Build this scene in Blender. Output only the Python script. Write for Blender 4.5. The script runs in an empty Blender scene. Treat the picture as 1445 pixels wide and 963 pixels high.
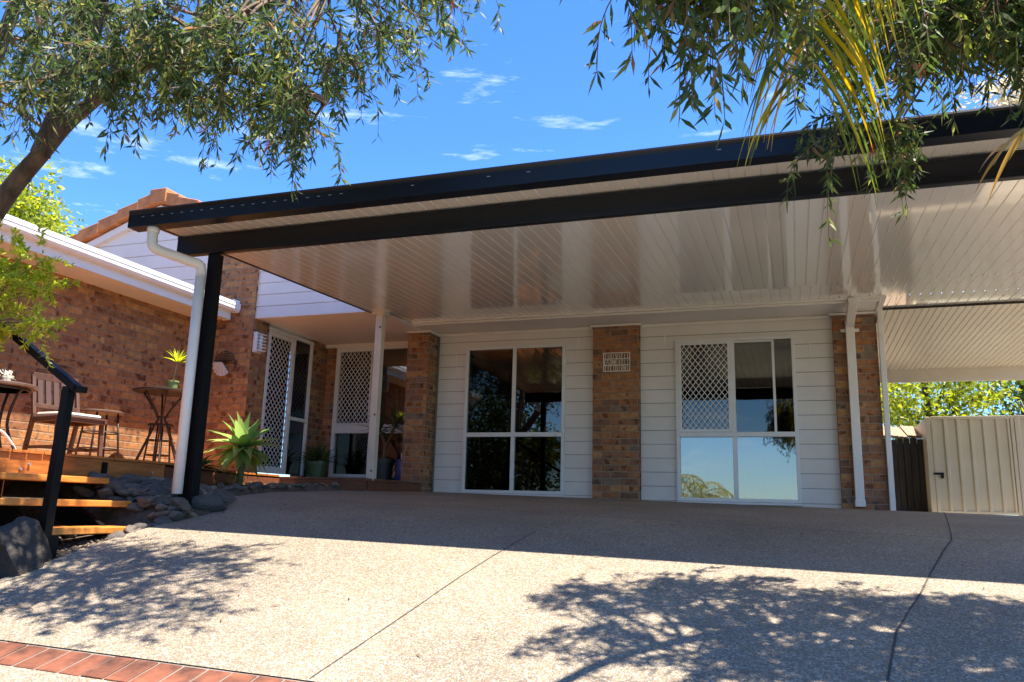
import bpy, math, random
import numpy as np
from mathutils import Vector, Matrix
random.seed(7); RNG = np.random.default_rng(7)
S = bpy.context.scene
COL = S.collection
R_ = math.radians
# ------------------------------------------------------------------ camera (eye at the origin, Y into the plot, Z up)
CF, CP, CR, CYW = 1138.0, R_(11.77), R_(1.56), R_(-19.48)
_c, _s = math.cos(CYW), math.sin(CYW)
FW = np.array([_s*math.cos(CP), _c*math.cos(CP), math.sin(CP)])
_r = np.array([_c, -_s, 0.0]); _u = np.cross(_r, FW)
RT = math.cos(CR)*_r + math.sin(CR)*_u
UP = -math.sin(CR)*_r + math.cos(CR)*_u
cam = bpy.data.cameras.new('camera'); cam.sensor_width = 36; cam.lens = CF/1445*36
cam.clip_start = .05; cam.clip_end = 3000
co = bpy.data.objects.new('camera', cam); COL.objects.link(co)
M = Matrix(((RT[0], UP[0], -FW[0], 0), (RT[1], UP[1], -FW[1], 0), (RT[2], UP[2], -FW[2], 0), (0, 0, 0, 1)))
co.matrix_world = M; S.camera = co

def at(x, y, Y):
    """survey point: where the sight line through a photo position meets the plane at depth Y"""
    d = FW + RT*(x-722.5)/CF - UP*(y-481.5)/CF
    return d*(Y/d[1])

# ------------------------------------------------------------------ ground shape
_GY = np.array([-400, -60, -20, -8, -3, 0, 2, 3, 3.75, 4.35, 4.95, 5.75, 6.5, 7.5, 9, 10.54, 13, 20, 60, 400.])
_GZ = np.array([-16, -9, -5, -3.1, -2.2, -1.5, -.96, -.69, -.5, -.345, -.21, -.065, .03, .105, .17, .212, .24, .3, .5, 1.])
_yy = np.linspace(-60, 60, 2401); _zz = np.interp(_yy, _GY, _GZ)
_k = np.ones(9)/9; _zz = np.convolve(np.pad(_zz, 4, mode='edge'), _k, mode='valid')
def ground(x, y):
    g = np.where(np.abs(y) < 59, np.interp(y, _yy, _zz), np.interp(y, _GY, _GZ))
    return g - .018*(np.clip(x, -12, 14)+5)
_EY = np.array([-30, 1.5, 2.5, 3.4, 4.1, 4.9, 5.3, 5.75, 6.1, 6.6, 7.5, 8.8, 9.6, 10.56])
_EX = np.array([-4.6, -4.6, -4.58, -4.56, -4.6, -4.64, -4.6, -4.56, -4.8, -5.2, -5.35, -5.3, -5.1, -4.95])
def edge(y): return np.interp(y, _EY, _EX)

# ------------------------------------------------------------------ materials
MATS = {}
def nd(nt, t, **kw):
    n = nt.nodes.new(t)
    for k, v in kw.items():
        if k in n.inputs: n.inputs[k].default_value = v
        else: setattr(n, k, v)
    return n
def mat(name, col, rough=.5, metal=0., spec=.5, var=0., vscale=8., bump=0., bscale=60., coat=0., stretch=None, col2=None):
    if name in MATS: return MATS[name]
    m = bpy.data.materials.new(name); m.use_nodes = True; nt = m.node_tree
    b = nt.nodes['Principled BSDF']; L = nt.links.new
    b.inputs['Base Color'].default_value = (*col, 1); b.inputs['Roughness'].default_value = rough
    b.inputs['Metallic'].default_value = metal; b.inputs['Specular IOR Level'].default_value = spec
    b.inputs['Coat Weight'].default_value = coat; b.inputs['Coat Roughness'].default_value = .08
    tc = nd(nt, 'ShaderNodeTexCoord'); mp = nd(nt, 'ShaderNodeMapping')
    L(tc.outputs['Object'], mp.inputs['Vector'])
    if stretch: mp.inputs['Scale'].default_value = stretch
    if var > 0 or col2:
        n = nd(nt, 'ShaderNodeTexNoise', Scale=vscale, Detail=5., Roughness=.6); L(mp.outputs['Vector'], n.inputs['Vector'])
        r = nd(nt, 'ShaderNodeValToRGB'); L(n.outputs['Fac'], r.inputs['Fac'])
        c2 = col2 or tuple(c*(1-var) for c in col); c1 = col if col2 else tuple(min(1, c*(1+var*.6)) for c in col)
        r.color_ramp.elements[0].position = .32; r.color_ramp.elements[1].position = .68
        r.color_ramp.elements[0].color = (*c2, 1); r.color_ramp.elements[1].color = (*c1, 1)
        L(r.outputs['Color'], b.inputs['Base Color'])
    if bump > 0:
        n = nd(nt, 'ShaderNodeTexNoise', Scale=bscale, Detail=4.); L(mp.outputs['Vector'], n.inputs['Vector'])
        bp = nd(nt, 'ShaderNodeBump', Strength=bump, Distance=.01); L(n.outputs['Fac'], bp.inputs['Height'])
        L(bp.outputs['Normal'], b.inputs['Normal'])
    MATS[name] = m; return m

def brick_mat(name, pal, mortar, bh=.086, bw=.24, mo=.0055, blotch=.5):
    m = bpy.data.materials.new(name); m.use_nodes = True; nt = m.node_tree; L = nt.links.new
    b = nt.nodes['Principled BSDF']; b.inputs['Roughness'].default_value = .85; b.inputs['Specular IOR Level'].default_value = .25
    uv = nd(nt, 'ShaderNodeUVMap'); sx = nd(nt, 'ShaderNodeSeparateXYZ')
    wob = nd(nt, 'ShaderNodeTexNoise', Scale=5., Detail=2.); L(uv.outputs[0], wob.inputs['Vector'])
    wv = nd(nt, 'ShaderNodeVectorMath', operation='MULTIPLY_ADD'); L(wob.outputs['Color'], wv.inputs[0]); wv.inputs[1].default_value = (.009, .009, 0)
    L(uv.outputs[0], wv.inputs[2]); L(wv.outputs[0], sx.inputs[0])
    def mth(op, a, c=None, d=None):
        n = nd(nt, 'ShaderNodeMath', operation=op)
        for i, v in enumerate((a, c, d)):
            if v is None: continue
            if isinstance(v, (int, float)): n.inputs[i].default_value = v
            else: L(v, n.inputs[i])
        return n.outputs[0]
    v = mth('DIVIDE', sx.outputs['Y'], bh); row = mth('FLOOR', v); fv = mth('FRACT', v)
    u = mth('ADD', mth('DIVIDE', sx.outputs['X'], bw), mth('MULTIPLY', mth('MODULO', mth('ADD', row, 400.), 2.), .5))
    colu = mth('FLOOR', u); fu = mth('FRACT', u)
    dv = mth('MULTIPLY', mth('MINIMUM', fv, mth('SUBTRACT', 1., fv)), bh)
    du = mth('MULTIPLY', mth('MINIMUM', fu, mth('SUBTRACT', 1., fu)), bw)
    d = mth('MINIMUM', dv, du)
    en = nd(nt, 'ShaderNodeTexNoise', Scale=70., Detail=2.); L(uv.outputs[0], en.inputs['Vector'])
    d2 = mth('ADD', d, mth('MULTIPLY', mth('SUBTRACT', en.outputs['Fac'], .5), .006))
    mask = nd(nt, 'ShaderNodeMapRange'); L(d2, mask.inputs['Value']); mask.inputs['From Min'].default_value = mo*.7; mask.inputs['From Max'].default_value = mo*1.5
    cb = nd(nt, 'ShaderNodeCombineXYZ'); L(row, cb.inputs[0]); L(colu, cb.inputs[1])
    wn = nd(nt, 'ShaderNodeTexWhiteNoise', noise_dimensions='2D'); L(cb.outputs[0], wn.inputs['Vector'])
    rp = nd(nt, 'ShaderNodeValToRGB'); rp.color_ramp.interpolation = 'CONSTANT'
    els = rp.color_ramp.elements
    for i, (p, c) in enumerate(pal):
        e = els[i] if i < 2 else els.new(p)
        e.position = p; e.color = (*c, 1)
    L(wn.outputs['Value'], rp.inputs['Fac'])
    n2 = nd(nt, 'ShaderNodeTexNoise', Scale=13., Detail=6., Roughness=.7); L(uv.outputs[0], n2.inputs['Vector'])
    br = nd(nt, 'ShaderNodeValToRGB'); br.color_ramp.elements[0].position = .36; br.color_ramp.elements[1].position = .62
    br.color_ramp.elements[0].color = (1-blotch, 1-blotch, 1-blotch*.95, 1); br.color_ramp.elements[1].color = (1.08, 1.05, 1, 1)
    L(n2.outputs['Fac'], br.inputs['Fac'])
    # iron spots burnt into the face of some bricks, its own pattern per brick
    n3 = nd(nt, 'ShaderNodeTexNoise', Scale=9., Detail=1.); vv = nd(nt, 'ShaderNodeVectorMath', operation='MULTIPLY_ADD')
    L(wn.outputs['Color'], vv.inputs[0]); vv.inputs[1].default_value = (9, 9, 9); L(uv.outputs[0], vv.inputs[2]); L(vv.outputs[0], n3.inputs['Vector'])
    sr = nd(nt, 'ShaderNodeValToRGB'); sr.color_ramp.elements[0].position = .60; sr.color_ramp.elements[1].position = .66
    sr.color_ramp.elements[0].color = (1, 1, 1, 1); sr.color_ramp.elements[1].color = (.5, .42, .4, 1)
    L(n3.outputs['Fac'], sr.inputs['Fac'])
    m1 = nd(nt, 'ShaderNodeMixRGB', blend_type='MULTIPLY', Fac=1.); L(rp.outputs['Color'], m1.inputs['Color1']); L(br.outputs['Color'], m1.inputs['Color2'])
    m2 = nd(nt, 'ShaderNodeMixRGB', blend_type='MULTIPLY', Fac=1.); L(m1.outputs[0], m2.inputs['Color1']); L(sr.outputs['Color'], m2.inputs['Color2'])
    m3 = nd(nt, 'ShaderNodeMixRGB'); m3.inputs['Color1'].default_value = (*mortar, 1); L(m2.outputs[0], m3.inputs['Color2']); L(mask.outputs[0], m3.inputs['Fac'])
    L(m3.outputs[0], b.inputs['Base Color'])
    hh = mth('ADD', mask.outputs[0], mth('MULTIPLY', n2.outputs['Fac'], .5))
    bp = nd(nt, 'ShaderNodeBump', Strength=.9, Distance=.008); L(hh, bp.inputs['Height']); L(bp.outputs['Normal'], b.inputs['Normal'])
    return m
BR_RED = brick_mat('brick_red', [(0, (.43, .205, .082)), (.2, (.36, .165, .072)), (.42, (.47, .24, .095)), (.62, (.29, .135, .067)), (.75, (.40, .195, .085)), (.9, (.50, .27, .105))], (.28, .20, .135), blotch=.4)
BR_TAN = brick_mat('brick_tan', [(0, (.40, .195, .09)), (.18, (.24, .13, .08)), (.36, (.36, .16, .078)), (.52, (.47, .25, .11)), (.64, (.29, .15, .09)), (.8, (.39, .17, .078)), (.92, (.26, .185, .135))], (.32, .245, .18), blotch=.38)

def aggregate(name, tint=1., tc3=(1.0, 1.0, .93)):
    m = bpy.data.materials.new(name); m.use_nodes = True; nt = m.node_tree; L = nt.links.new
    b = nt.nodes['Principled BSDF']; b.inputs['Roughness'].default_value = .6; b.inputs['Specular IOR Level'].default_value = .35
    tc = nd(nt, 'ShaderNodeTexCoord')
    vo = nd(nt, 'ShaderNodeTexVoronoi', Scale=98.); L(tc.outputs['Object'], vo.inputs['Vector'])
    sp = nd(nt, 'ShaderNodeSeparateColor'); L(vo.outputs['Color'], sp.inputs[0])
    rp = nd(nt, 'ShaderNodeValToRGB'); e = rp.color_ramp.elements
    e[0].position = 0; e[0].color = (.27*tint, .21*tint, .14*tint, 1); e[1].position = 1; e[1].color = (.66*tint, .60*tint, .50*tint, 1)
    for p, c in ((.16, (.26, .20, .14)), (.34, (.43, .345, .245)), (.52, (.37, .27, .165)), (.66, (.51, .435, .33)), (.8, (.34, .29, .235))):
        q = e.new(p); q.color = (*(k*tint*t3 for k, t3 in zip(c, (.97, 1., 1.02))), 1)
    rp.color_ramp.interpolation = 'CONSTANT'
    L(sp.outputs[0], rp.inputs['Fac'])
    ds = nd(nt, 'ShaderNodeMapRange'); L(vo.outputs['Distance'], ds.inputs['Value']); ds.inputs['From Min'].default_value = .45; ds.inputs['From Max'].default_value = .8
    mx = nd(nt, 'ShaderNodeMixRGB'); L(rp.outputs['Color'], mx.inputs['Color1']); mx.inputs['Color2'].default_value = (.20*tint, .17*tint, .14*tint, 1); L(ds.outputs[0], mx.inputs['Fac'])
    big = nd(nt, 'ShaderNodeTexNoise', Scale=.9, Detail=6., Roughness=.62); L(tc.outputs['Object'], big.inputs['Vector'])
    br = nd(nt, 'ShaderNodeValToRGB'); br.color_ramp.elements[0].position = .33; br.color_ramp.elements[1].position = .66
    br.color_ramp.elements[0].color = (.78, .76, .74, 1); br.color_ramp.elements[1].color = (1.08, 1.05, 1.0, 1); L(big.outputs['Fac'], br.inputs['Fac'])
    m2 = nd(nt, 'ShaderNodeMixRGB', blend_type='MULTIPLY', Fac=1.); L(mx.outputs[0], m2.inputs['Color1']); L(br.outputs['Color'], m2.inputs['Color2'])
    L(m2.outputs[0], b.inputs['Base Color'])
    n2 = nd(nt, 'ShaderNodeTexNoise', Scale=150., Detail=2.); L(tc.outputs['Object'], n2.inputs['Vector'])
    ad = nd(nt, 'ShaderNodeMath', operation='MULTIPLY_ADD'); L(vo.outputs['Distance'], ad.inputs[0]); ad.inputs[1].default_value = -1.; L(n2.outputs['Fac'], ad.inputs[2])
    bp = nd(nt, 'ShaderNodeBump', Strength=.8, Distance=.006); L(ad.outputs[0], bp.inputs['Height']); L(bp.outputs['Normal'], b.inputs['Normal'])
    return m

def leaf_mat(name, cols, trans=.35, rough=.45):
    m = bpy.data.materials.new(name); m.use_nodes = True; nt = m.node_tree; L = nt.links.new
    b = nt.nodes['Principled BSDF']; b.inputs['Roughness'].default_value = rough; b.inputs['Specular IOR Level'].default_value = .28
    g = nd(nt, 'ShaderNodeNewGeometry'); rp = nd(nt, 'ShaderNodeValToRGB'); e = rp.color_ramp.elements
    for i, (p, c) in enumerate(cols):
        q = e[i] if i < 2 else e.new(p)
        q.position = p; q.color = (*c, 1)
    L(g.outputs['Random Per Island'], rp.inputs['Fac']); L(rp.outputs['Color'], b.inputs['Base Color'])
    t = nd(nt, 'ShaderNodeBsdfTranslucent')
    hs = nd(nt, 'ShaderNodeHueSaturation'); hs.inputs['Hue'].default_value = .485; hs.inputs['Saturation'].default_value = 1.1; hs.inputs['Value'].default_value = 2.2
    L(rp.outputs['Color'], hs.inputs['Color']); L(hs.outputs[0], t.inputs['Color'])
    mx = nd(nt, 'ShaderNodeMixShader'); mx.inputs[0].default_value = trans
    L(b.outputs[0], mx.inputs[1]); L(t.outputs[0], mx.inputs[2]); L(mx.outputs[0], nt.nodes['Material Output'].inputs['Surface'])
    return m

def glass_mat(name, refl, tint):
    m = bpy.data.materials.new(name); m.use_nodes = True; nt = m.node_tree; L = nt.links.new
    nt.nodes.remove(nt.nodes['Principled BSDF'])
    t = nd(nt, 'ShaderNodeBsdfTransparent'); t.inputs[0].default_value = (*tint, 1)
    g = nd(nt, 'ShaderNodeBsdfGlossy'); g.inputs['Roughness'].default_value = .0; g.inputs['Color'].default_value = (1, .95, .89, 1)
    lw = nd(nt, 'ShaderNodeFresnel', IOR=1.5)
    mr = nd(nt, 'ShaderNodeMapRange'); L(lw.outputs[0], mr.inputs['Value']); mr.inputs['From Min'].default_value = .04; mr.inputs['From Max'].default_value = 1.
    mr.inputs['To Min'].default_value = refl; mr.inputs['To Max'].default_value = 1.
    tc = nd(nt, 'ShaderNodeTexCoord'); n = nd(nt, 'ShaderNodeTexNoise', Scale=1.3, Detail=1.); L(tc.outputs['Object'], n.inputs['Vector'])
    bp = nd(nt, 'ShaderNodeBump', Strength=.05, Distance=.05); L(n.outputs['Fac'], bp.inputs['Height']); L(bp.outputs['Normal'], g.inputs['Normal'])
    mx = nd(nt, 'ShaderNodeMixShader'); L(mr.outputs[0], mx.inputs[0]); L(t.outputs[0], mx.inputs[1]); L(g.outputs[0], mx.inputs[2])
    L(mx.outputs[0], nt.nodes['Material Output'].inputs['Surface'])
    return m

M_BOARD = mat('painted_board', (.70, .66, .605), .55, var=.06, vscale=2.5, bump=.05, bscale=25)
M_CREAM = mat('cream_board', (.72, .64, .57), .55, var=.05, vscale=2.5)
M_WHITE = mat('white_trim', (.76, .72, .66), .45, var=.05, vscale=4)
M_BEIGE = mat('beige_trim', (.62, .55, .46), .45, var=.08, vscale=3)
M_ALU = mat('white_aluminium', (.72, .71, .69), .35, var=.05, vscale=6)
M_SOFFIT = mat('soffit_sheet', (.76, .72, .67), .6, var=.05, vscale=2)
M_CEIL = mat('gloss_ceiling', (.87, .85, .81), .16, spec=.5, var=.02, vscale=1.5, coat=1., bump=.045, bscale=2.2, stretch=(3., .7, 1))
_b = M_CEIL.node_tree.nodes['Principled BSDF']; _b.inputs['Coat IOR'].default_value = 2.1; _b.inputs['Coat Roughness'].default_value = .05
M_CEIL.node_tree.links.new(_b.inputs['Normal'].links[0].from_socket, _b.inputs['Coat Normal'])
M_CEIL2 = mat('rear_ceiling', (.84, .77, .65), .3, var=.03)
M_NAVY = mat('night_steel', (.004, .006, .012), .38, spec=.35, var=.2, vscale=3)
M_BLACK = mat('black_steel', (.004, .004, .0045), .5, spec=.15, var=.2)
M_GUTW = mat('white_gutter', (.78, .77, .75), .35, var=.04)
M_TILE = mat('terracotta', (.52, .19, .06), .75, var=.3, vscale=6, bump=.2)
M_TIMB = mat('stained_timber', (.46, .155, .036), .45, var=.4, vscale=3.5, stretch=(9, 1, 9), bump=.12, bscale=12, spec=.35)
M_TREAD = mat('oiled_tread', (.62, .24, .045), .38, var=.35, vscale=3.5, stretch=(9, 1, 9), bump=.1, bscale=12, spec=.4)
M_TIMD = mat('dark_timber', (.16, .055, .025), .5, var=.4, vscale=3.5, stretch=(1, 9, 9), bump=.1, bscale=12)
M_CHAIR = mat('chair_timber', (.095, .045, .03), .5, var=.3, vscale=5, stretch=(4, 4, 1))
M_TABLE = mat('table_timber', (.12, .072, .052), .4, var=.25, vscale=6)
M_IRON = mat('dark_iron', (.03, .02, .018), .45, metal=.3, var=.2)
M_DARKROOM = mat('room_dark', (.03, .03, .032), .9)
M_CURT = mat('sheer_curtain', (.66, .66, .68), .9, var=.05)
M_CURTD = mat('brown_curtain', (.13, .11, .10), .9)
M_SOIL = mat('garden_soil', (.10, .072, .05), .95, var=.5, vscale=14, bump=.6, bscale=40)
M_GRASSY = mat('terrain', (.17, .16, .095), .95, var=.5, vscale=.8, bump=.3, bscale=6)
M_PAVE = mat('clay_paver', (.17, .055, .026), .7, var=.7, vscale=7, bump=.3, bscale=40)
M_GROUT = mat('paver_grout', (.20, .165, .13), .9, var=.2)
M_JOINT = mat('joint_filler', (.07, .06, .05), .9, var=.3)
M_BARK = mat('bark', (.085, .06, .042), .9, var=.65, vscale=14, stretch=(1, 1, .25), bump=1., bscale=30)
M_TWIG = mat('twig_bark', (.13, .085, .045), .85, var=.3)
M_COLOR = mat('gate_sheet', (.55, .465, .30), .45, var=.08, vscale=1.6)
M_FENCE = mat('old_paling', (.035, .029, .022), .9, var=.5, vscale=4, stretch=(6, 6, .5), bump=.4)
M_THATCH = mat('brush_top', (.34, .24, .15), .9, var=.5, vscale=9, stretch=(4, 4, 1), bump=.7)
M_POTG = mat('green_glaze', (.24, .30, .10), .3, var=.1)
M_POTD = mat('dark_green_pot', (.04, .08, .03), .4, var=.2)
M_POTB = mat('blue_glaze', (.015, .035, .16), .2, var=.3)
M_POTK = mat('black_pot', (.02, .022, .026), .5)
M_BOLT = mat('galvanised', (.5, .5, .5), .4, metal=.8)
M_CUSH = mat('cushion_cloth', (.62, .55, .50), .9, var=.08)
M_SHELL = mat('pale_shell', (.62, .56, .48), .6, var=.15)
M_PLAQ = mat('cream_plaque', (.80, .74, .64), .6)
G_W1 = glass_mat('glass_tinted', .035, (.10, .11, .12))
G_W2 = glass_mat('glass_reflective', .25, (.34, .36, .38))
G_W2U = glass_mat('glass_reflective_upper', .09, (.12, .13, .14))
G_P = glass_mat('glass_porch', .12, (.35, .35, .36))
M_FLY = glass_mat('fly_mesh', .10, (.06, .06, .065))

# ------------------------------------------------------------------ mesh builder
ORG = {}
class MB:
    def __init__(s): s.v = []; s.f = []
    def add(s, vs, fs):
        b = len(s.v); s.v += [tuple(map(float, p)) for p in vs]; s.f += [tuple(b+i for i in q) for q in fs]; return s
    def box(s, x0, x1, y0, y1, z0, z1):
        return s.add([(x0,y0,z0),(x1,y0,z0),(x1,y1,z0),(x0,y1,z0),(x0,y0,z1),(x1,y0,z1),(x1,y1,z1),(x0,y1,z1)],
                     [(0,3,2,1),(4,5,6,7),(0,1,5,4),(1,2,6,5),(2,3,7,6),(3,0,4,7)])
    def bar(s, p, q, w, h, up=(0, 0, 1)):
        p = np.array(p, float); q = np.array(q, float); d = q-p; d /= np.linalg.norm(d)
        a = np.cross(d, up); a = a if np.linalg.norm(a) > 1e-5 else np.cross(d, (1, 0, 0)); a /= np.linalg.norm(a); c = np.cross(a, d)
        vs = [o + i*a*w/2 + j*c*h/2 for o in (p, q) for i, j in ((-1,-1),(1,-1),(1,1),(-1,1))]
        return s.add(vs, [(0,3,2,1),(4,5,6,7),(0,1,5,4),(1,2,6,5),(2,3,7,6),(3,0,4,7)])
    def prism(s, poly, axis, a, b):
        """poly of 2-D points swept along axis from a to b; axis 0: poly=(y,z), 1: (x,z), 2: (x,y)"""
        n = len(poly); vs = []
        for t in (a, b):
            for p, q in poly: vs.append((t, p, q) if axis == 0 else (p, t, q) if axis == 1 else (p, q, t))
        ar = sum(poly[i][0]*poly[(i+1) % n][1]-poly[(i+1) % n][0]*poly[i][1] for i in range(n))
        flip = (ar > 0) != (axis == 1)
        fs = [tuple(range(n)), tuple(range(2*n-1, n-1, -1))] + [(i, i+n, (i+1) % n+n, (i+1) % n) for i in range(n)]
        if flip: fs = [q[::-1] for q in fs]
        if b < a: fs = [q[::-1] for q in fs]
        return s.add(vs, fs)
    def tube(s, pts, rad, n=8, cap=True):
        pts = np.array(pts, float); k = len(pts); rad = np.full(k, rad) if np.isscalar(rad) else np.array(rad, float)
        T = np.gradient(pts, axis=0); T /= np.linalg.norm(T, axis=1)[:, None]+1e-9
        a = np.cross(T[0], (0, 0, 1)); a = a if np.linalg.norm(a) > .1 else np.cross(T[0], (1, 0, 0)); a /= np.linalg.norm(a)
        vs = []
        for i in range(k):
            a = a - T[i]*(a@T[i]); a /= np.linalg.norm(a)+1e-9; c = np.cross(T[i], a)
            for j in range(n):
                t = 2*math.pi*j/n; vs.append(pts[i]+rad[i]*(math.cos(t)*a+math.sin(t)*c))
        fs = [(i*n+j, i*n+(j+1) % n, (i+1)*n+(j+1) % n, (i+1)*n+j) for i in range(k-1) for j in range(n)]
        if cap: fs += [tuple(range(n-1, -1, -1)), tuple((k-1)*n+j for j in range(n))]
        return s.add(vs, fs)
    def lathe(s, prof, c, n=24):
        vs = []; k = len(prof)
        for r, z in prof:
            for j in range(n):
                t = 2*math.pi*j/n; vs.append((c[0]+r*math.cos(t), c[1]+r*math.sin(t), c[2]+z))
        fs = [(i*n+j, i*n+(j+1) % n, (i+1)*n+(j+1) % n, (i+1)*n+j) for i in range(k-1) for j in range(n)]
        fs += [tuple(range(n-1, -1, -1)), tuple((k-1)*n+j for j in range(n))]
        return s.add(vs, fs)
    def build(s, name, m, parent=None, smooth=False, bevel=0., local=False, uv=True):
        org = np.array(ORG.get(parent.name, (0, 0, 0))) if (parent and not local) else np.zeros(3)
        V = np.array(s.v, float)
        me = bpy.data.meshes.new(name)
        me.from_pydata([tuple(p) for p in (V-org)], [], s.f); me.update()
        if uv:
            ul = me.uv_layers.new(name='UVMap'); dat = np.zeros((len(me.loops), 2))
            nl = np.zeros(len(me.polygons)*3); me.polygons.foreach_get('normal', nl); nl = np.abs(nl.reshape(-1, 3))
            ls = np.zeros(len(me.polygons), int); lt = np.zeros(len(me.polygons), int)
            me.polygons.foreach_get('loop_start', ls); me.polygons.foreach_get('loop_total', lt)
            vi = np.zeros(len(me.loops), int); me.loops.foreach_get('vertex_index', vi)
            ax = np.repeat(nl.argmax(1), lt); P = V[vi]
            dat[:, 0] = np.where(ax == 0, P[:, 1], P[:, 0]); dat[:, 1] = np.where(ax == 2, P[:, 1], P[:, 2])
            ul.data.foreach_set('uv', dat.ravel())
        if smooth: me.polygons.foreach_set('use_smooth', [True]*len(me.polygons))
        me.materials.append(m)
        o = bpy.data.objects.new(name, me); COL.objects.link(o)
        if parent: o.parent = parent
        ORG[o.name] = tuple(org) if parent else (0, 0, 0)
        if bevel > 0:
            b = o.modifiers.new('bevel', 'BEVEL'); b.width = bevel; b.segments = 2; b.limit_method = 'ANGLE'
        return o
def tag(o, label, cat, group=None, kind=None):
    o['label'] = label; o['category'] = cat
    if group: o['group'] = group
    if kind: o['kind'] = kind
    return o
def thing(name, label, cat, loc=(0, 0, 0), rz=0., group=None):
    o = bpy.data.objects.new(name, None); COL.objects.link(o); o.location = loc; o.rotation_euler.z = rz
    o.empty_display_size = .1; ORG[o.name] = tuple(loc)
    return tag(o, label, cat, group)
def struct(name, mb, m, **k):
    o = mb.build(name, m, **k); o['kind'] = 'structure'; return o

# ------------------------------------------------------------------ setting: terrain, driveway
def grid(xs, ys, zf):
    mb = MB(); X, Y = np.meshgrid(xs, ys); Z = zf(X, Y); n = len(xs)
    mb.v = list(zip(X.ravel().tolist(), Y.ravel().tolist(), Z.ravel().tolist()))
    mb.f = [(j*n+i, j*n+i+1, (j+1)*n+i+1, (j+1)*n+i) for j in range(len(ys)-1) for i in range(n-1)]
    return mb
xs = np.concatenate([[-400, -150, -60, -30, -18], np.arange(-12, 14.1, 1), [18, 30, 60, 150, 400]])
ys = np.concatenate([[-400, -150, -58, -30, -18, -12], np.arange(-8, 20.1, .5), [25, 35, 58, 150, 400]])
struct('ground', grid(xs, ys, lambda X, Y: ground(X, Y)-.09-.05*(X < -4)), M_GRASSY, smooth=True)
M_AGG = aggregate('exposed_aggregate', .95)
M_AGG2 = aggregate('exposed_aggregate_apron', .92)
# driveway below the brick band, main slab, and level apron along the house
def slab(y0, y1, n, dz=0., x1=6.0, m=M_AGG, name='driveway'):
    mb = MB(); Ys = np.linspace(y0, y1, n); U = np.linspace(0, 1, 40); k = len(U)
    for y in Ys:
        x0 = edge(y)
        for u in U:
            x = x0+(x1-x0)*u; mb.v.append((float(x), float(y), float(ground(x, y)+dz)))
    mb.f = [(j*k+i, j*k+i+1, (j+1)*k+i+1, (j+1)*k+i) for j in range(n-1) for i in range(k-1)]
    return struct(name, mb, m, smooth=True)
BY0, BY1 = 2.89, 3.10
slab(-8, BY0, 40); slab(BY1, 6.6, 70); slab(6.604, 10.56, 60, m=M_AGG2, name='apron')
mb = MB(); Ys = np.linspace(10.56, 17, 30)
for y in Ys:
    for x in np.linspace(.9, 7, 12): mb.v.append((float(x), float(y), float(ground(x, y)-.004)))
mb.f = [(j*12+i, j*12+i+1, (j+1)*12+i+1, (j+1)*12+i) for j in range(29) for i in range(11)]
struct('side_path', mb, M_AGG2, smooth=True)
# brick header course across the driveway
gb = MB()
for i in range(60):
    a = -4.7+i*.18; b = a+.18
    zz = [float(ground(x, y))-.006 for x, y in ((a, BY0-.02), (b, BY0-.02), (b, BY1+.02), (a, BY1+.02))]
    gb.add([(a, BY0-.02, zz[0]), (b, BY0-.02, zz[1]), (b, BY1+.02, zz[2]), (a, BY1+.02, zz[3])], [(0, 1, 2, 3)])
struct('paver_bed', gb, M_GROUT)
pb = MB(); x = -4.66
while x < 5:
    w = .118+random.uniform(-.004, .004); j = random.uniform(-.002, .003)
    x0, x1 = x, x+w
    c = [(x0, BY0+.012), (x1, BY0+.012), (x1, BY1-.012), (x0, BY1-.012)]
    top = [(p, q, float(ground(p, q))-.001+j) for p, q in c]; bot = [(p, q, r-.04) for p, q, r in top]
    pb.add(bot+top, [(0,3,2,1),(4,5,6,7),(0,1,5,4),(1,2,6,5),(2,3,7,6),(3,0,4,7)])
    x = x1+.013
struct('paver_band', pb, M_PAVE, bevel=.003)
# control joints
def joint(pts, w, name='driveway_joint'):
    mb = MB(); P = []
    for (x0, y0), (x1, y1) in zip(pts[:-1], pts[1:]):
        for t in np.linspace(0, 1, 14)[:-1]: P.append((x0+(x1-x0)*t, y0+(y1-y0)*t))
    P.append(pts[-1]); P = np.array(P); T = np.gradient(P, axis=0); T /= np.linalg.norm(T, axis=1)[:, None]; N = np.stack([-T[:, 1], T[:, 0]], 1)
    for p, n in zip(P, N):
        for s in (-1, 1):
            q = p+n*w*s/2*(1+.25*random.uniform(-1, 1)); mb.v.append((q[0], q[1], float(ground(q[0], q[1]))+.004))
    k = len(P); mb.f = [(2*i, 2*i+2, 2*i+3, 2*i+1) for i in range(k-1)]
    mb.f = [q[::-1] for q in mb.f]
    return struct(name, mb, M_JOINT)
joint([(-1.955, BY1+.01), (-1.87, 4.0), (-1.80, 4.9), (-1.76, 5.6)], .006)
joint([(.27, BY1-.02), (.30, 3.65), (.39, 4.15), (.565, 4.7), (.94, 6.1), (.98, 6.35)], .010)
joint([(.98, 6.35), (1.92, 13.0)], .008)
joint([(-4.75, 6.8), (-2, 6.5), (.94, 6.2), (5.5, 6.0)], .008)

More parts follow.
